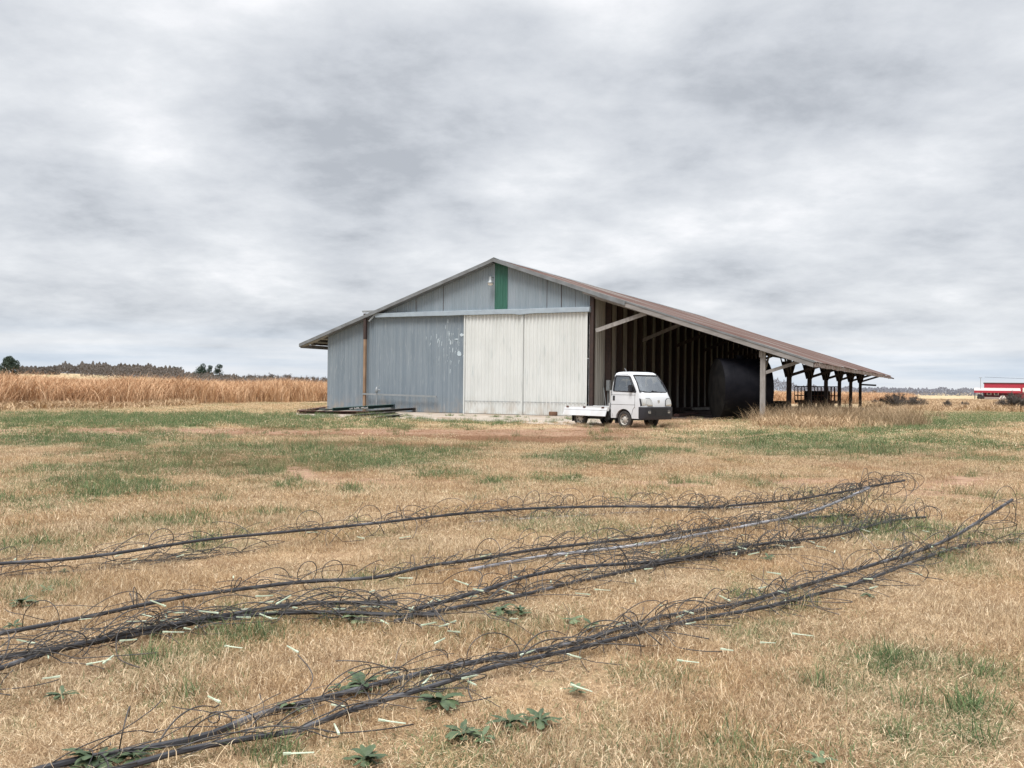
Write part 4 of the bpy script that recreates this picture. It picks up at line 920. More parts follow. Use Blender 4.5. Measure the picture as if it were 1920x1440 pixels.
# ---------------------------------------------------------------- irrigation pipes with drip tubes
def catmull(P, step=.12):
    out = []; P = [P[0]+(P[0]-P[1])]+P+[P[-1]+(P[-1]-P[-2])]
    for i in range(1, len(P)-2):
        p0, p1, p2, p3 = P[i-1:i+3]; n = max(2, int((p2-p1).length/step))
        for k in range(n):
            t = k/n; out.append(.5*((2*p1)+(p2-p0)*t+(2*p0-5*p1+4*p2-p3)*t*t+(3*p1-p0-3*p2+p3)*t**3))
    out.append(P[-2]); return out
TUBE_N = [0]
def pipe(pts, zs, label, ntube, style, r=.0135, m='pipe', seed=0, t0=0., t1=1., stakes=.35, snarl=1.):
    rn = random.Random(seed*77+5)
    W = []
    for (x, y), z in zip(pts, zs if isinstance(zs, (list, tuple)) else [zs]*len(pts)):
        W.append(ground(x, y, z+.02))
    C = catmull(W); o0 = C[len(C)//2].copy(); o0.z = 0
    for i, c in enumerate(C):
        c.z = max(c.z+.006*mnoise.noise((i*.21, seed, 0)), r*.9); c.x += .012*mnoise.noise((i*.13, seed, 5)); c.y += .03*mnoise.noise((i*.11, seed, 9))
    P = empty('irrigation_pipe', o0, 0, label, 'pipe', 'irrigation pipes on the lawn')
    loc = [c-o0 for c in C]
    MB().tube(loc, r*.86, 8).build('pipe_run', MT[m], P, smooth=True)
    acc = [0]
    for a, b in zip(loc, loc[1:]): acc.append(acc[-1]+(b-a).length)
    L = acc[-1]
    for k in range(ntube):
        t = t0+(t1-t0)*((k+rn.random())/ntube)**(.72 if seed in (1, 5, 6, 9, 10) else 1); s = t*L; i = min(range(len(acc)), key=lambda q: abs(acc[q]-s)); i = min(i, len(loc)-2)
        p = loc[i].copy(); d = (loc[i+1]-loc[i]); d.z = 0; d.normalize(); side = d.cross(Vector((0, 0, 1)))  # side points to the right of the run: toward the camera
        up_prob = style[0]+(style[1]-style[0])*t; tmean = style[2] if len(style) > 2 else .15; pts_ = [p+Vector((0, 0, r*.5))]; st = .03
        if rn.random() < up_prob:   # a springy hoop standing off the pipe
            Rr = rn.uniform(.05, .125) if rn.random() < .8-.62*t*(seed not in (7, 8)) else rn.uniform(.12, .24 if seed in (11, 12) else .19); sq = rn.uniform(.55, 1.05); tot = rn.uniform(2.6, 4.6)*Rr; yaw = rn.gauss(.25, .55)*(1 if rn.random() < .7 else -1)
            e = (d*math.cos(yaw)+side*math.sin(yaw)).normalized(); ax = (e*.99+side*rn.uniform(-.35, .35)); tilt = rn.gauss(tmean, .5)
            upv = (Vector((0, 0, 1))*math.cos(tilt)+side*math.sin(tilt)).normalized(); a = rn.uniform(1.2, 2.0); cur = pts_[0].copy(); Lg = 0; drift = side*rn.gauss(0, .12)
            while Lg < tot+.1 and len(pts_) < 60:
                cur = cur+(e*math.cos(a)+upv*math.sin(a)*sq+drift)*st; a -= st/Rr*(1+.25*math.sin(Lg*9)); Lg += st
                if cur.z < .006 and Lg > .08: cur.z = .006; a = max(a, -.6) if a < 0 else a
                pts_.append(cur.copy())
                if cur.z <= .0061 and Lg > .5*tot: break
        else:                       # a long strand sprawling on the grass
            hd = rn.gauss(.0, .3)+(math.pi if rn.random() < .3 else 0); el = rn.uniform(.1, .7); curv = rn.gauss(0, 1.7); tot = rn.uniform(.3, .8); fl = rn.uniform(.03, .055); cur = pts_[0].copy(); Lg = 0; dirn = rn.choice((1, 1, 1, -1)); hd += dirn*rn.uniform(.05, .5)
            while Lg < tot:
                e = d*math.cos(hd)+side*math.sin(hd); cur = cur+(e*math.cos(el)+Vector((0, 0, math.sin(el))))*st; hd -= dirn*(abs(curv)+.7+1.2*math.sin(Lg*5+k))*st; el -= 2.6*st; Lg += st
                if cur.z < fl: cur.z = fl; el = max(el, 0.)
                pts_.append(cur.copy())
        TUBE_N[0] += 1
        if len(pts_) < 3: continue
        tb = MB().tube(pts_, rn.uniform(.0022, .0031), 4).build('drip_tube', MT['tubing'], P, smooth='all')
        if rn.random() < .72*stakes*(1-.6*up_prob):
            e = pts_[-1]; q = rn.random()*6.28; ln = rn.uniform(.05, .10); el = rn.uniform(-.05, .25); dv = Vector((math.cos(q)*math.cos(el), math.sin(q)*math.cos(el), math.sin(el))); e = Vector((e.x, e.y, max(e.z, .045)+.012))
            sx = MB(); sd_ = dv.cross(Vector((0, 0, 1))).normalized(); 
            for s_ in (-1, 1): sx.bar(e+sd_*s_*.0035, e+dv*ln+sd_*s_*.0012, .0018, .005)
            sx.bar(e-dv*.006, e+dv*.018, .008, .007); sx.bar(e+dv*.02, e+dv*ln*.98, .0045, .0016); sx.build('stake', MT['stake'], tb)
    # the finer snarl of strands hugging the pipe
    fb = MB()
    for k in range(int(17*L*snarl)):
        s = rn.random()**(.8 if seed in (1, 5, 6, 9, 10) else 1)*L; i = min(range(0, len(acc), 2), key=lambda q: abs(acc[q]-s)); i = min(i, len(loc)-2); d = (loc[i+1]-loc[i]).normalized(); side = d.cross(Vector((0, 0, 1))).normalized()
        cur = loc[i]+side*rn.gauss(.01, .045)+Vector((0, 0, rn.uniform(0, .03))); e = (d*rn.choice((1, 1, -1))+side*rn.gauss(.1, .45)+Vector((0, 0, rn.uniform(0, .5)))).normalized(); bend = Vector((rn.gauss(0, 1), rn.gauss(0, 1), -abs(rn.gauss(0, 1.0)))); pp = [cur]; n_ = rn.randint(5, 15)
        for q in range(n_):
            e = (e+bend*.09+Vector((rn.gauss(0, .08), rn.gauss(0, .08), rn.gauss(0, .05)))).normalized(); cur = cur+e*.025; cur.z = max(cur.z, .03); pp.append(cur.copy())
        fb.tube(pp, rn.uniform(.0013, .0022), 3, cap=False)
    f_ = fb.build('fine_strands', MT['tubing'], P, fix=False); f_['kind'] = 'stuff'
    return P
# first run (farthest)
pipe([(-60, 1064), (0, 1057), (150, 1045), (400, 1011), (560, 995), (700, 981), (850, 965), (1000, 953), (1150, 949), (1250, 950), (1350, 952)], [.10, .10, .10, .09, .11, .12, .10, .10, .10, .09, .05],
     'long thin black pipe farthest back, running in from the left edge', 80, (.22, .85), seed=1, stakes=.18)
pipe([(1290, 957), (1380, 947), (1480, 938), (1560, 925), (1610, 916), (1697, 901)], [.03, .06, .07, .10, .13, .22], 'short black pipe with raised dark end, back right', 80, (.85, .97), seed=2, stakes=.05)
pipe([(-60, 1084), (0, 1081), (180, 1070), (330, 1052), (480, 1033)], -.012, 'dark pipe half sunk in grass under the back left run', 18, (.15, .2), seed=3, r=.011, stakes=.3)
pipe([(870, 980), (980, 973), (1100, 966), (1290, 956), (1420, 950)], .012, 'faint pipe in the grass below the middle of the back run', 10, (.1, .3), seed=4, r=.010, m='palepipe')
# second run
pipe([(-60, 1203), (0, 1189), (150, 1159), (300, 1127), (440, 1106), (560, 1092), (700, 1083), (800, 1062), (900, 1048), (1000, 1031), (1100, 1019), (1200, 1008), (1290, 996), (1400, 981), (1500, 972), (1600, 966)], .04,
     'long grey-black pipe second from the back with pale bleached stretches', 78, (.12, .9), seed=5, stakes=.32)
pipe([(880, 1068), (1000, 1046), (1100, 1034), (1200, 1022), (1290, 1006), (1400, 986), (1480, 970), (1545, 950), (1630, 915)], [.02, .02, .02, .03, .03, .05, .09, .15, .30], 'pale grey pipe whose bleached end sticks up at the right', 82, (.1, 1.), m='palepipe', seed=6, r=.015, stakes=.2)
# third run
pipe([(-60, 1275), (0, 1254), (100, 1222), (250, 1191), (400, 1162), (520, 1149), (640, 1148), (740, 1152), (820, 1152)], .03, 'thick dark pipe third from the back at the left edge', 48, (.08, .15, .6), seed=7, stakes=.7)
pipe([(-60, 1248), (0, 1233), (120, 1214), (240, 1186), (340, 1168), (460, 1148), (560, 1133), (640, 1130), (745, 1129)], .045, 'black pipe bundled beside the third run, ending mid lawn', 44, (.08, .2, .6), seed=8, stakes=.6)
pipe([(780, 1142), (840, 1126), (920, 1103), (1000, 1078), (1100, 1062), (1250, 1050), (1400, 1025), (1560, 1004), (1640, 985), (1700, 972), (1735, 969)], .05, 'black pipe buried in dense coils at the middle right', 99, (.15, 1.), seed=9, stakes=.25)
pipe([(740, 1165), (840, 1142), (950, 1122), (1060, 1096), (1180, 1070), (1300, 1046), (1400, 1034), (1500, 1018)], .02, 'lower black pipe under the dense coils', 80, (.08, .7), seed=10, stakes=.5)
# fourth run (nearest)
pipe([(40, 1452), (150, 1425), (300, 1400), (400, 1375), (470, 1345), (560, 1320), (640, 1300), (720, 1280), (830, 1255), (930, 1235), (1080, 1205), (1150, 1183), (1230, 1160), (1310, 1145), (1400, 1128), (1500, 1100), (1600, 1070), (1700, 1040), (1780, 1010), (1825, 985), (1897, 937)],
     [.02]*16+[.03, .04, .07, .13, .30], 'thick grey pipe in the nearest run with its end raised at right', 66, (.2, .9, .7), seed=11, r=.0145, stakes=.5)
pipe([(180, 1456), (330, 1412), (460, 1385), (560, 1368), (660, 1330), (800, 1290), (930, 1250), (1060, 1222), (1160, 1195), (1300, 1162), (1440, 1137), (1600, 1095), (1700, 1058), (1790, 1028), (1860, 1018), (1960, 1014)], .03,
     'dark pipe twisted along the nearest run to the right edge', 80, (.2, .85, 1.), seed=12, r=.0125, stakes=.5)
# stakes that lie loose on the grass
rn = random.Random(12)
LS = ['left, just above the third run', 'far left beside the second run', 'centre right, near the dense coils', 'bottom, below the nearest run left of centre', 'left, below the third run', 'far left, below the third run', 'right, under the nearest coils',
      'right of the front weed group', 'just left of the front weed group', 'right of the nearest coils low down', 'between the two right-hand front stakes', 'left, between second and third run']
STK = [(325, 1185), (150, 1130), (1130, 1153), (690, 1340), (380, 1235), (175, 1240), (430, 1213), (540, 1360), (1640, 1165), (1100, 1270), (1000, 1255), (860, 1360)]
for i, (x_, y_) in enumerate([(325, 1185), (155, 1161), (1130, 1106), (560, 1412), (438, 1213), (185, 1241), (1505, 1190), (1090, 1290), (735, 1353), (1440, 1205), (1290, 1240), (280, 1155)]):
    p = ground(x_, y_, .06); q = rn.random()*3.14; b = MB()
    for s_ in (-1, 1): b.bar((-.04, s_*.003, 0), (.05, s_*.0012, .0), .005, .002)
    b.bar((-.05, 0, 0), (-.025, 0, 0), .008, .007); b.bar((-.03, 0, 0), (.048, 0, 0), .0045, .0016)
    o = b.build('loose_stake', MT['stake'], loc=p); o.rotation_euler = (0, rn.uniform(-.15, .15), rn.uniform(-.6, .6))
    tag(o, 'pale green stake lying loose in the straw, '+LS[i], 'stake', 'loose green stakes in the grass')

# ---------------------------------------------------------------- broad leaved weeds
def weed(px_, py_, size, seed, label, n=11):
    rn = random.Random(seed); P = ground(px_, py_, .018); size *= rn.uniform(.7, .85); n = int(n*rn.uniform(1.6, 2.4)); W = empty('broadleaf_weed', P, rn.random()*6, label, 'weed', 'broad leaved weeds in the lawn'); b = MB()
    for k in range(n):
        a = k*2.4+rn.uniform(-.3, .3); L = size*rn.uniform(.55, 1.1); wd = L*rn.uniform(.2, .44); el = rn.uniform(.3, 1.25); seg = 6; cur = Vector((0, 0, .01)); e = el; rows = []
        for i in range(seg+1):
            t = i/seg; d = Vector((math.cos(a)*math.cos(e), math.sin(a)*math.cos(e), math.sin(e)))
            if i: cur = cur+d*L/seg
            e -= rn.uniform(.02, .42); wv = wd/2*(.12 if t < .15 else math.sin(math.pi*min(1, (t-.1)/.93))**.7+.03)*(1+.2*math.sin(t*17+k*2)); sd_ = Vector((-math.sin(a), math.cos(a), 0)); nrm = sd_.cross(d)
            cur.z = max(cur.z, .012)
            rows.append((cur-sd_*wv-nrm*(-.25*wv), cur.copy(), cur+sd_*wv-nrm*(-.25*wv)))
        o_ = len(b.v)
        for r3 in rows: b.v += [tuple(p) for p in r3]
        for i in range(seg):
            for j in (0, 1): b.f.append((o_+i*3+j, o_+i*3+j+1, o_+i*3+4+j, o_+i*3+3+j)); b.m.append(0)
    b.build('leaves', MT['leaf' if seed % 3 else 'leaf_pale'], W, smooth='all', fix=False); return W
for i, (x_, y_, s, lab, n) in enumerate([
    (180, 1436, .17, 'big lush weed rosette at the bottom left beside the pipe ends', 16), (250, 1428, .11, 'smaller weed hugging the big rosette at the bottom left', 9),
    (85, 1110, .11, 'weed with an upright leaf near the left edge', 6), (40, 1135, .12, 'low weed at the left edge between first and second run', 8), (25, 1178, .08, 'small weed at the left edge above the second run', 6),
    (290, 1190, .10, 'flat weed between second and third run on the left', 8), (115, 1310, .08, 'lone small weed in the open straw at lower left', 6), (120, 1075, .07, 'tiny weed under the back left run', 6),
    (665, 1167, .13, 'bright weed touching the broken end of the third run', 9), (940, 1152, .13, 'round dark weed in open straw below the third run', 11), (975, 1150, .10, 'weed joined to the round dark one on its right', 8),
    (1075, 1168, .10, 'sprawling weed left of the pair below the third run', 7), (1110, 1178, .09, 'sprawling weed right of the pair below the third run', 7), (680, 1290, .15, 'wide weed right behind the nearest run', 10),
    (545, 1335, .11, 'weed growing through the nearest pipe at lower left', 8), (825, 1325, .13, 'weed in the middle of the nearest coils', 11), (870, 1382, .12, 'bright weed in front of the nearest coils', 10),
    (905, 1390, .09, 'low grey-green weed beside the bright front one', 7), (955, 1362, .11, 'dark weed in front of the coils, middle one of three', 10), (1012, 1358, .11, 'tall-leaved dark weed, right end of the front group', 9),
    (1080, 1300, .08, 'weed peeking out right of the front group', 6), (685, 1430, .12, 'leafy weed at the bottom edge left of centre', 9), (1440, 1050, .09, 'weed under the dense coils at the right', 7), (1540, 1432, .10, 'single weed at the bottom edge right of centre', 5),
    (640, 1300, .10, 'weed just left of the wide one on the nearest run', 7), (1625, 1120, .08, 'small weed right of the nearest coils', 6), (1330, 1045, .10, 'green weed below the dense coils', 8)]):
    weed(x_, y_, s, 100+i, lab, n)

# ---------------------------------------------------------------- tall dry grass
def tall_mat(name, c0, c1, c2):
    m = bpy.data.materials.new(name); m.use_nodes = True; nt = m.node_tree; N = nt.nodes.new; L = nt.links.new; b = nt.nodes['Principled BSDF']; b.inputs['Roughness'].default_value = .9; b.inputs['Specular IOR Level'].default_value = .1
    a = N('ShaderNodeAttribute'); a.attribute_name = 'shade'; r = N('ShaderNodeValToRGB'); L(a.outputs['Fac'], r.inputs[0]); e = r.color_ramp.elements; e[0].color = (*c0, 1); e[1].color = (*c2, 1); e.new(.5).color = (*c1, 1)
    L(r.outputs[0], b.inputs['Base Color']); return m
tm = tall_mat('tall_orange_grass', (.26, .14, .075), (.54, .325, .185), (.72, .52, .34))
tw = tall_mat('brown_weeds', (.15, .11, .07), (.31, .225, .14), (.50, .38, .25))
tp = tall_mat('pale_weeds', (.24, .155, .09), (.44, .31, .19), (.62, .47, .31))
GO = proto_collection('tall_grass', [blades_mesh(f'tall{i}', 520, 1.2, .3, 1.75, .022, .34, 5, 1.0, tm, 200+i, droop=1.1) for i in range(5)])
def poly_pts(n, poly, seed):
    g = np.random.default_rng(seed); Q = np.array(poly); lo = Q.min(0); hi = Q.max(0); P = lo+(hi-lo)*g.random((n*3, 2)); ins = np.zeros(len(P), bool)
    j = len(Q)-1
    for i in range(len(Q)):
        c = ((Q[i, 1] > P[:, 1]) != (Q[j, 1] > P[:, 1])) & (P[:, 0] < (Q[j, 0]-Q[i, 0])*(P[:, 1]-Q[i, 1])/(Q[j, 1]-Q[i, 1]+1e-9)+Q[i, 0]); ins ^= c; j = i
    P = P[ins]; return np.concatenate([P, hz(P[:, 0], P[:, 1])[:, None]], 1)
def tallfield(name, edge, depth, n, protos, smin, smax, seed, label, thin=0.):
    E = [ground(*e) for e in edge]; fr_ = [(p.x, p.y) for p in E]; bk = [(p.x*(1+depth/p.y), p.y+depth) for p in E][::-1]
    P = poly_pts(n, fr_+bk, seed); g = np.random.default_rng(seed)
    u, v = barn_local(P); P = P[~((u > -2.5) & (u < UE+.5) & (v > -1) & (v < LEN+1))]
    k = fbm(P[:, 0]*.3, P[:, 1]*.3, seed, 3); P = P[k > thin]; k = k[k > thin]
    s = smin+(smax-smin)*np.clip(k*2.4-.7, 0, 1); hsc = s*(.85+.3*g.random(len(P)))
    return tag(scatter(name, P, np.stack([s*0+1, s*0+1, hsc], -1), protos, seed, .07), label, 'tall grass', kind='stuff')
tallfield('tall_dry_grass', [(-250, 782), (0, 766), (200, 765), (320, 759), (480, 755), (625, 752.5), (720, 750)], 45, 3300, GO, .80, 1.42, 1, 'tall rust-orange dry grass filling the field left of the barn')
tallfield('tall_dry_grass', [(1330, 757), (1500, 757), (1640, 757), (1700, 757)], 60, 1900, GO, .6, .95, 2, 'tall orange dry grass seen behind the open lean-to')
GD = proto_collection('dry_field', [blades_mesh(f'fieldg{i}', 300, 1.4, .35, .95, .035, .35, 3, .6, tp, 230+i, droop=.5) for i in range(4)])
tallfield('pale_field_grass', [(1640, 767), (1700, 772), (1800, 772), (2100, 774)], 75, 2600, GD, .28, .62, 3, 'pale knee-high dry grass of the field at the right')
tallfield('pale_field_grass', [(-250, 787), (0, 769), (200, 767), (330, 761)], 3, 260, GD, .3, .55, 4, 'low pale grass fringe before the orange field')
# weeds round the right hand posts
GW = proto_collection('weeds', [blades_mesh(f'weed{i}', 240, .8, .3, 1.15, .016, .55, 5, .9, [tp, tw][i % 2], 260+i, droop=1.0) for i in range(6)])
def clump(px_, py_, n, rad, protos, smin, smax, seed, name, label, cat='dry weeds', yr=None):
    g = np.random.default_rng(seed); c = ground(px_, py_); a = g.random(n)*6.283; r = rad*np.sqrt(g.random(n)); P = np.stack([c.x+r*np.cos(a), c.y+(yr or rad)/rad*r*np.sin(a), np.zeros(n)], -1)
    d = r/rad; s = smin+(smax-smin)*(1-d**1.5*.7)*g.random(n)**.5
    return tag(scatter(name, P, s, protos, seed, .25), label, cat, kind='stuff')
PALE = proto_collection('pale_arching', [blades_mesh(f'arch{i}', 90, .45, .4, 1.25, .02, .6, 6, .7, tp, 280+i, droop=1.5) for i in range(4)])
BRN = proto_collection('brown_twiggy', [blades_mesh(f'twg{i}', 420, .8, .3, 1.1, .009, .55, 4, 1.4, tw, 290+i, droop=.4) for i in range(4)])
clump(1490, 803, 22, 1.2, PALE, .5, .9, 1, 'dry_weed_clump', 'arching straw clump at the foot of the grey front post')
clump(1565, 803, 26, 1.8, PALE, .5, .9, 2, 'dry_weed_clump', 'arching straw clump in front of the second post')
clump(1530, 795, 18, 2.2, BRN, .7, 1.15, 3, 'dry_weed_clump', 'brown tangled weeds between the two straw clumps')
clump(1603, 797, 20, 2.3, BRN, .7, 1.3, 4, 'dry_weed_clump', 'tall brown weeds in front of the last posts')
clump(1570, 780, 18, 4, GW, .6, 1.2, 5, 'dry_weed_clump', 'mixed dry weeds round the caged trailer')
clump(1655, 781, 12, 4, GW, .5, .95, 6, 'dry_weed_clump', 'loose weeds past the end of the lean-to')
clump(1700, 787, 9, 1.6, PALE, .3, .6, 12, 'dry_weed_clump', 'low straw clump at the corner of the green strip')
clump(1640, 795, 12, 1.3, PALE, .35, .75, 13, 'dry_weed_clump', 'separate straw clump past the last brown weeds')
clump(1250, 800, 12, 1.3, PALE, .18, .32, 7, 'dry_weed_clump', 'short dry weeds under the truck bumper')
clump(1080, 797, 10, 1.3, PALE, .12, .26, 8, 'dry_weed_clump', 'short straw round the truck rear wheel')
clump(1130, 801, 16, 1.2, BRN, .14, .28, 10, 'dry_weed_clump', 'dark twiggy weeds added between the truck wheels to deepen the shade there')  # added clump that darkens the gap where the truck's shadow falls
clump(1225, 803, 12, .9, BRN, .18, .34, 11, 'dry_weed_clump', 'dark weeds added round the far front truck wheel to deepen its shade')  # second added dark clump, stands in for shade by the wheel
clump(1290, 795, 14, 1.6, GW, .10, .22, 9, 'dry_weed_clump', 'low reddish weeds right of the truck')

# ---------------------------------------------------------------- trees and shrubs
def leafmass(n, fn, size, seed, b=None):
    b = b or MB(); rn = random.Random(seed)
    for k in range(n):
        p = fn(rn)
        if p is None: continue
        p = Vector(p); s = size*rn.uniform(.5, 1.3); u = Vector((rn.gauss(0, 1), rn.gauss(0, 1), rn.gauss(0, 1))).normalized(); v = u.orthogonal().normalized()
        b.add([p-u*s, p+v*s*.45, p+u*s, p-v*s*.45], [(0, 1, 2, 3)])
    return b
def bare_tree(name, h, seed, label, group, spread=.45, mtw='twig', dens=1., cat='tree'):
    rn = random.Random(seed); T_ = empty(name, (0, 0, 0), 0, label, cat, group); tr_ = MB(); cr = MB()
    def grow(p, d, L, r, lv):
        n = 3; pts = [p]; cur = p
        for i in range(n):
            d = (d+Vector((rn.gauss(0, .13), rn.gauss(0, .13), rn.gauss(.03, .08)))).normalized(); cur = cur+d*L/n; pts.append(cur)
        (tr_ if lv < 2 else cr).tube(pts, [r*(1-.4*i/n) for i in range(n+1)], 5 if lv < 2 else 3, cap=False)
        if lv == 4: return
        for k in range([6, 5, 4, 5][lv]):
            t = rn.uniform(.35, 1.) if lv else rn.uniform(.25, 1); q = pts[min(int(t*n), n)]; ax = Vector((rn.gauss(0, 1), rn.gauss(0, 1), 0)).normalized()
            grow(q.copy(), (d*rn.uniform(.5, .9)+ax*spread*1.6+Vector((0, 0, .25))).normalized(), L*rn.uniform(.48, .68), max(r*.52, .014*h/8), lv+1)
    grow(Vector((0, 0, 0)), Vector((0, 0, 1)), h*.50, h*.022, 0)
    tr_.build('trunk', MT['bark'], T_, fix=False); cr.build('crown', MT[mtw], T_, fix=False); return T_
def evergreen(name, h, wd, seed, label, trunk=.2, lobes=14, nleaf=5200):
    rn = random.Random(seed); T_ = empty(name, (0, 0, 0), 0, label, 'tree'); LB = []
    for k in range(lobes):
        t = rn.uniform(trunk, 1.); w_ = wd/2*(1-.55*abs(t-.45)**1.2*2)*rn.uniform(.3, .8); a = rn.random()*6.28; LB.append((Vector((w_*math.cos(a), w_*math.sin(a), h*(t*.92))), wd*rn.uniform(.15, .27)))
    LB.append((Vector((0, 0, h*.55)), wd*.36))
    def fn(r_):
        c, q = r_.choice(LB); v = Vector((r_.gauss(0, 1), r_.gauss(0, 1), r_.gauss(0, 1))).normalized()*q*r_.uniform(.6, 1.05); return c+v
    MB().tube([(0, 0, 0), (.05, 0, h*.4), (0, 0, h*.85)], [h*.03, h*.022, h*.008], 7).build('trunk', MT['bark'], T_, fix=False)
    leafmass(nleaf, fn, wd*.035, seed).build('crown', MT['evergreen'], T_, fix=False); return T_
def place(o, px_, dist, sink=0.): 
    d = ray(px_, 720); x = CP.x+d.x/d.y*dist; z = float(hz(np.array([x]), np.array([dist]))[0]); o.location = (x, dist, z-sink); return o
def top_h(px_, py_, dist):   # tree height so that its top shows at py_
    P = at_dist(px_, py_, dist); return P.z-float(hz(np.array([P.x]), np.array([P.y]))[0])
D_ = 150; place(evergreen('cedar_tree', top_h(15, 667, D_), 3.6, 5, 'dark round evergreen alone at the far left edge', .05, 18, 7000), 14, D_)
for px_, py_, wd, sd_, lab in ((375, 681, 4.2, 21, 'broadest of the dark evergreens over the field left of the barn'), (392, 685, 2.4, 22, 'slim evergreen between the two broad ones'), (411, 683, 3.2, 23, 'right-hand dark evergreen of the three'), (326, 684, 1.9, 24, 'small evergreen left of the broad dark ones'), (338, 685, 1.2, 25, 'smallest evergreen top in the far wood')):
    place(evergreen('pine_tree', top_h(px_, py_, 250), wd, sd_, lab, .3, 9, 3000), px_, 250)
protos = [bare_tree('bare_tree', 8, 300+i, 'leafless tree of the far hedgerow beyond the orange field', 'leafless trees beyond the orange field', .42) for i in range(4)]
rn = random.Random(31); used = set(); copies_ = []
def put_tree(px_, py_, dist):
    i = rn.randrange(4); o = protos[i] if i not in used else copy_tree(protos[i]); used.add(i); copies_.append(o)
    place(o, px_, dist); s = top_h(px_, py_, dist)/8.6; o.scale = (s*rn.uniform(.9, 1.2),)*2+(s,); o.rotation_euler.z = rn.random()*6.28
for k in range(34): put_tree(430+k*5.6+rn.uniform(-2, 2), 694+rn.gauss(0, 2.2)-3*math.exp(-((k-18)/6)**2), 330+rn.uniform(-15, 15))
for k in range(46): 
    x_ = 82+k*5.4+rn.uniform(-2, 2); put_tree(x_, 678.5+.03*max(0, x_-160)+10*math.exp(-((x_-78)/20)**2)+rn.gauss(0, 1.3), 340+rn.uniform(-20, 25)); copies_[-1]['label'] = 'leafless brown tree in the wood along the low hill at left'; copies_[-1]['group'] = 'leafless trees on the low hill'
for x_, y_, d_ in ((42, 690, 240), (54, 689, 240), (66, 691, 245), (90, 690, 230), (103, 688, 232), (160, 686, 225), (173, 688, 222), (233, 690, 215), (128, 692, 228)): put_tree(x_, y_, d_); copies_[-1]['label'] = 'small leafless tree in front of the low hill at left'; copies_[-1]['group'] = 'small trees before the low hill'
# undergrowth of the far wood, one mass
WN = .3
def woods(name, px0, px1, dist, depth, h, seed, m, label, n, top=None, sz=.5):
    b = MB()
    def fn(r_):
        t = r_.random(); px_ = px0+(px1-px0)*t; d = dist+r_.random()*depth; P = at_dist(px_, 720, d); z0 = float(hz(np.array([P.x]), np.array([P.y]))[0]); hh = h*(.8+WN*mnoise.noise((px_*.045, seed, 0))+.25*mnoise.noise((px_*.25, seed, 3)))*(top(px_) if top else 1)
        hh = max(hh, h*.25); return (P.x, P.y, z0+hh*r_.random()**.65)
    leafmass(n, fn, sz, seed, b); o = b.build(name, m, fix=False); return tag(o, label, 'woodland', kind='stuff')
woods('far_undergrowth', 150, 345, 215, 130, 4.0, 1, MT['twig'], 'brown leafless wood massed along the low hill at left', 34000, sz=.2)
woods('far_undergrowth', 66, 160, 325, 25, 4.2, 6, MT['twig'], 'brown leafless brush on top of the low hill', 8000, sz=.22, top=lambda p: min(1, (p-60)/40))
woods('far_undergrowth', 30, 112, 232, 20, 2.3, 7, MT['twig'], 'low brown brush between the evergreen and the hill', 8000, sz=.2)
#
woods('far_undergrowth', 330, 622, 215, 105, 2.7, 2, MT['twig'], 'dark brush under the leafless row beyond the orange field', 26000, sz=.18)
woods('far_woodland', 1440, 2000, 520, 60, 6.0, 3, MT['hazetwig'], 'haze-tinted blue-grey line of woodland on the right horizon', 22000, top=lambda p: .85+.75*math.exp(-((p-1440)/60)**2), sz=.5)
# shrubs at the right
def shrub(px_, py_, wpx, hpx, seed, label, m='twig', n=900):
    P = ground(px_, py_); k = P.y/F; wd = wpx*k; h = hpx*k; rn = random.Random(seed); T_ = empty('leafless_shrub', P, 0, label, 'shrub', 'leafless shrubs at the field edge'); st = MB(); cr = MB()
    for i in range(26):
        a = rn.random()*6.28; ln = rn.uniform(.1, 1.)*wd*.5; e = Vector((ln*math.cos(a), ln*math.sin(a)*.8, h*rn.uniform(.6, 1.05)*(1-.35*(ln/(wd*.5))**2))); mid = e*.5+Vector((0, 0, h*.12)); b0 = Vector((rn.gauss(0, wd*.06), rn.gauss(0, wd*.06), 0))
        st.tube([b0, mid, e], [.025, .015, .006], 3, cap=False)
        for j in range(n//26):
            t = rn.uniform(.15, 1.); q = b0.lerp(mid, t*2) if t < .5 else mid.lerp(e, t*2-1); dd = Vector((rn.gauss(0, 1), rn.gauss(0, 1), rn.gauss(.5, .8))).normalized()*h*rn.uniform(.08, .26)
            cr.tube([q, q+dd*.5+Vector((0, 0, rn.gauss(0, .03))), q+dd], [.009, .007, .004], 3, cap=False)
    st.build('stems', MT['bark'], T_, fix=False); cr.build('twigs', MT[m], T_, fix=False); return T_
shrub(1683, 769, 92, 32, 1, 'widest brown leafless shrub just right of the lean-to', n=3200)
shrub(1715, 768, 50, 26, 2, 'lower shrub on the right flank of the widest one', n=1200)
shrub(1777, 770, 22, 20, 3, 'small round reddish shrub on the lawn edge', n=900)
shrub(1809, 769, 20, 17, 4, 'small round shrub left of the red building', n=700)
shrub(1905, 772, 70, 36, 5, 'tall brown shrub covering the red building at the right edge', n=3200)
shrub(1878, 771, 34, 24, 6, 'low shrub left of the tall one at the right edge', n=900)
shrub(1640, 762, 30, 14, 7, 'short brown shrub behind the last post', n=700)
shrub(1640, 748, 14, 17, 8, 'dark little tree on the skyline past the eave', n=700)

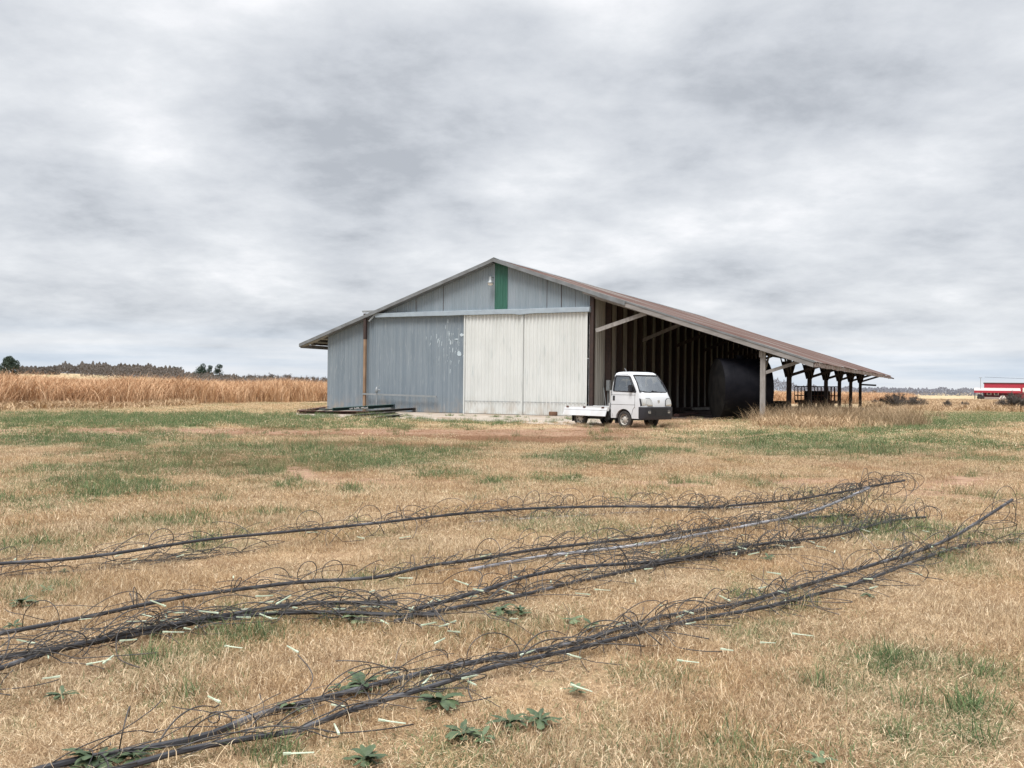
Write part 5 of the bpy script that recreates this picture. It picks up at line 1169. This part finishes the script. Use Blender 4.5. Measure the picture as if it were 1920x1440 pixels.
# ---------------------------------------------------------------- red building
RD = 300.; kk = RD/F; zb = CH-(748-735.6)*kk
def rp(px_): d = ray(px_, 735); return CP.x+d.x/d.y*RD
RBR = -math.atan2(rp(1845), RD)
rb = empty('red_building', (rp(1845), RD, zb), RBR, 'red metal building with white porch roof far away at the right edge', 'building')
X = lambda px_: (px_-1845)*kk*math.cos(RBR); Zp = lambda py_, px_=1880: at_dist(px_, py_, RD).z-zb
zt_, zc, ze = Zp(719), Zp(727.5), Zp(732.5)
MB().box(0, X(2050), 3, 30, 0, zt_).build('wall', MT['red'], rb)
MB().box(-.2, X(2052), 2.8, 30.2, zt_, zt_+.25).build('roof', MT['darkpost'], rb)
MB().prism([(3.0, zc), (-1.2, ze), (-1.2, ze-.25), (3.0, zc-.25)], 'x', X(1826.5), X(1912.5)).build('porch_roof', mat('pale_porch_roof', (.50, .45, .43), .6), rb)
MB().box(X(1826.5), X(1912), -1.25, -1.15, ze-.75, ze-.05).build('porch_fascia', MT['red'], rb)
MB().box(0, X(1912), .6, 2.99, 0, ze-.4).build('wall', MT['redlow'], rb)
MB().box(X(1832), X(1892), -1.0, .5, 0, .65).build('porch_deck', mat('grey_porch_deck', (.30, .24, .22), .8), rb)
for px_ in (1854.5, 1868): 
    f_ = MB().box(X(px_)-.65, X(px_)+.65, .5, .62, Zp(741), Zp(735.2)).build('window', MT['whiteroof'], rb); MB().box(X(px_)-.42, X(px_)+.42, .46, .52, Zp(740.4), Zp(736)).build('pane', MT['glassdark'], f_)
MB().box(X(1891), X(1899), .45, .65, 0, Zp(736.5)).build('door', MT['glassdark'], rb)
MB().box(X(1917), X(1926), 2.8, 3.1, Zp(735), Zp(727)).build('window', MT['whiteroof'], rb)
for px_ in (1828, 1844, 1880): MB().box(X(px_)-.12, X(px_)+.12, -1.1, -.9, 0, ze-.4).build('porch_post', MT['plastic'], rb)
an_ = empty('antenna_mast', (rp(1844.5)-.3, RD+1.5, zb), 0, 'thin antenna mast beside the red building', 'antenna')
MB().tube([(0, 0, 0), (0, 0, Zp(708))], .07, 6).build('mast', MT['galv'], an_); MB().bar((-.5, 0, Zp(708.5)), (.5, 0, Zp(708.5)), .12, .12).build('aerial', MT['galv'], an_)
af = empty('swing_frame', (rp(1864.5), RD-6, zb), 0, 'pale wooden A-frame standing before the red building', 'frame')
hA = 6.0*kk
for s_ in (-1, 1): MB().bar((s_*3.6*kk, 0, 0), (0, 0, hA), .16, .16).build('leg', MT['whiteroof'], af); MB().bar((s_*3.6*kk, 1.8, 0), (0, 1.8, hA), .16, .16).build('leg', MT['whiteroof'], af)
MB().bar((0, -.2, hA), (0, 2, hA), .16, .16).build('top_rail', MT['whiteroof'], af)
cart = empty('porch_cart', (rp(1833), RD-2, zb), 0, 'small dark utility cart parked under the porch end', 'cart')
MB().box(-5*kk, 5*kk, -.6, .6, .4, 1.15).box(-4*kk, 1*kk, -.55, .55, 1.15, 1.5).build('body', MT['plastic'], cart, bevel=.08)
for s_ in (-3, 3):
    for y_ in (-.55, .55): MB().lathe([(-.12, .3), (-.1, .4), (.1, .4), (.12, .3)], (s_*kk, y_, .4), 'y', 16).build('wheel', MT['rubber'], cart)
wv_ = MB(); wv_.tube([(rp(1846)-rp(1846), 0, 0), (30, 0, -.9), (60, 0, -.3)], .05, 4); ow = wv_.build('power_line', MT['plastic'], loc=at_dist(1846, 707, RD+5)); tag(ow, 'thin power line crossing the sky above the red building', 'power line')
print('tubes', TUBE_N[0], 'objects', len(bpy.data.objects))
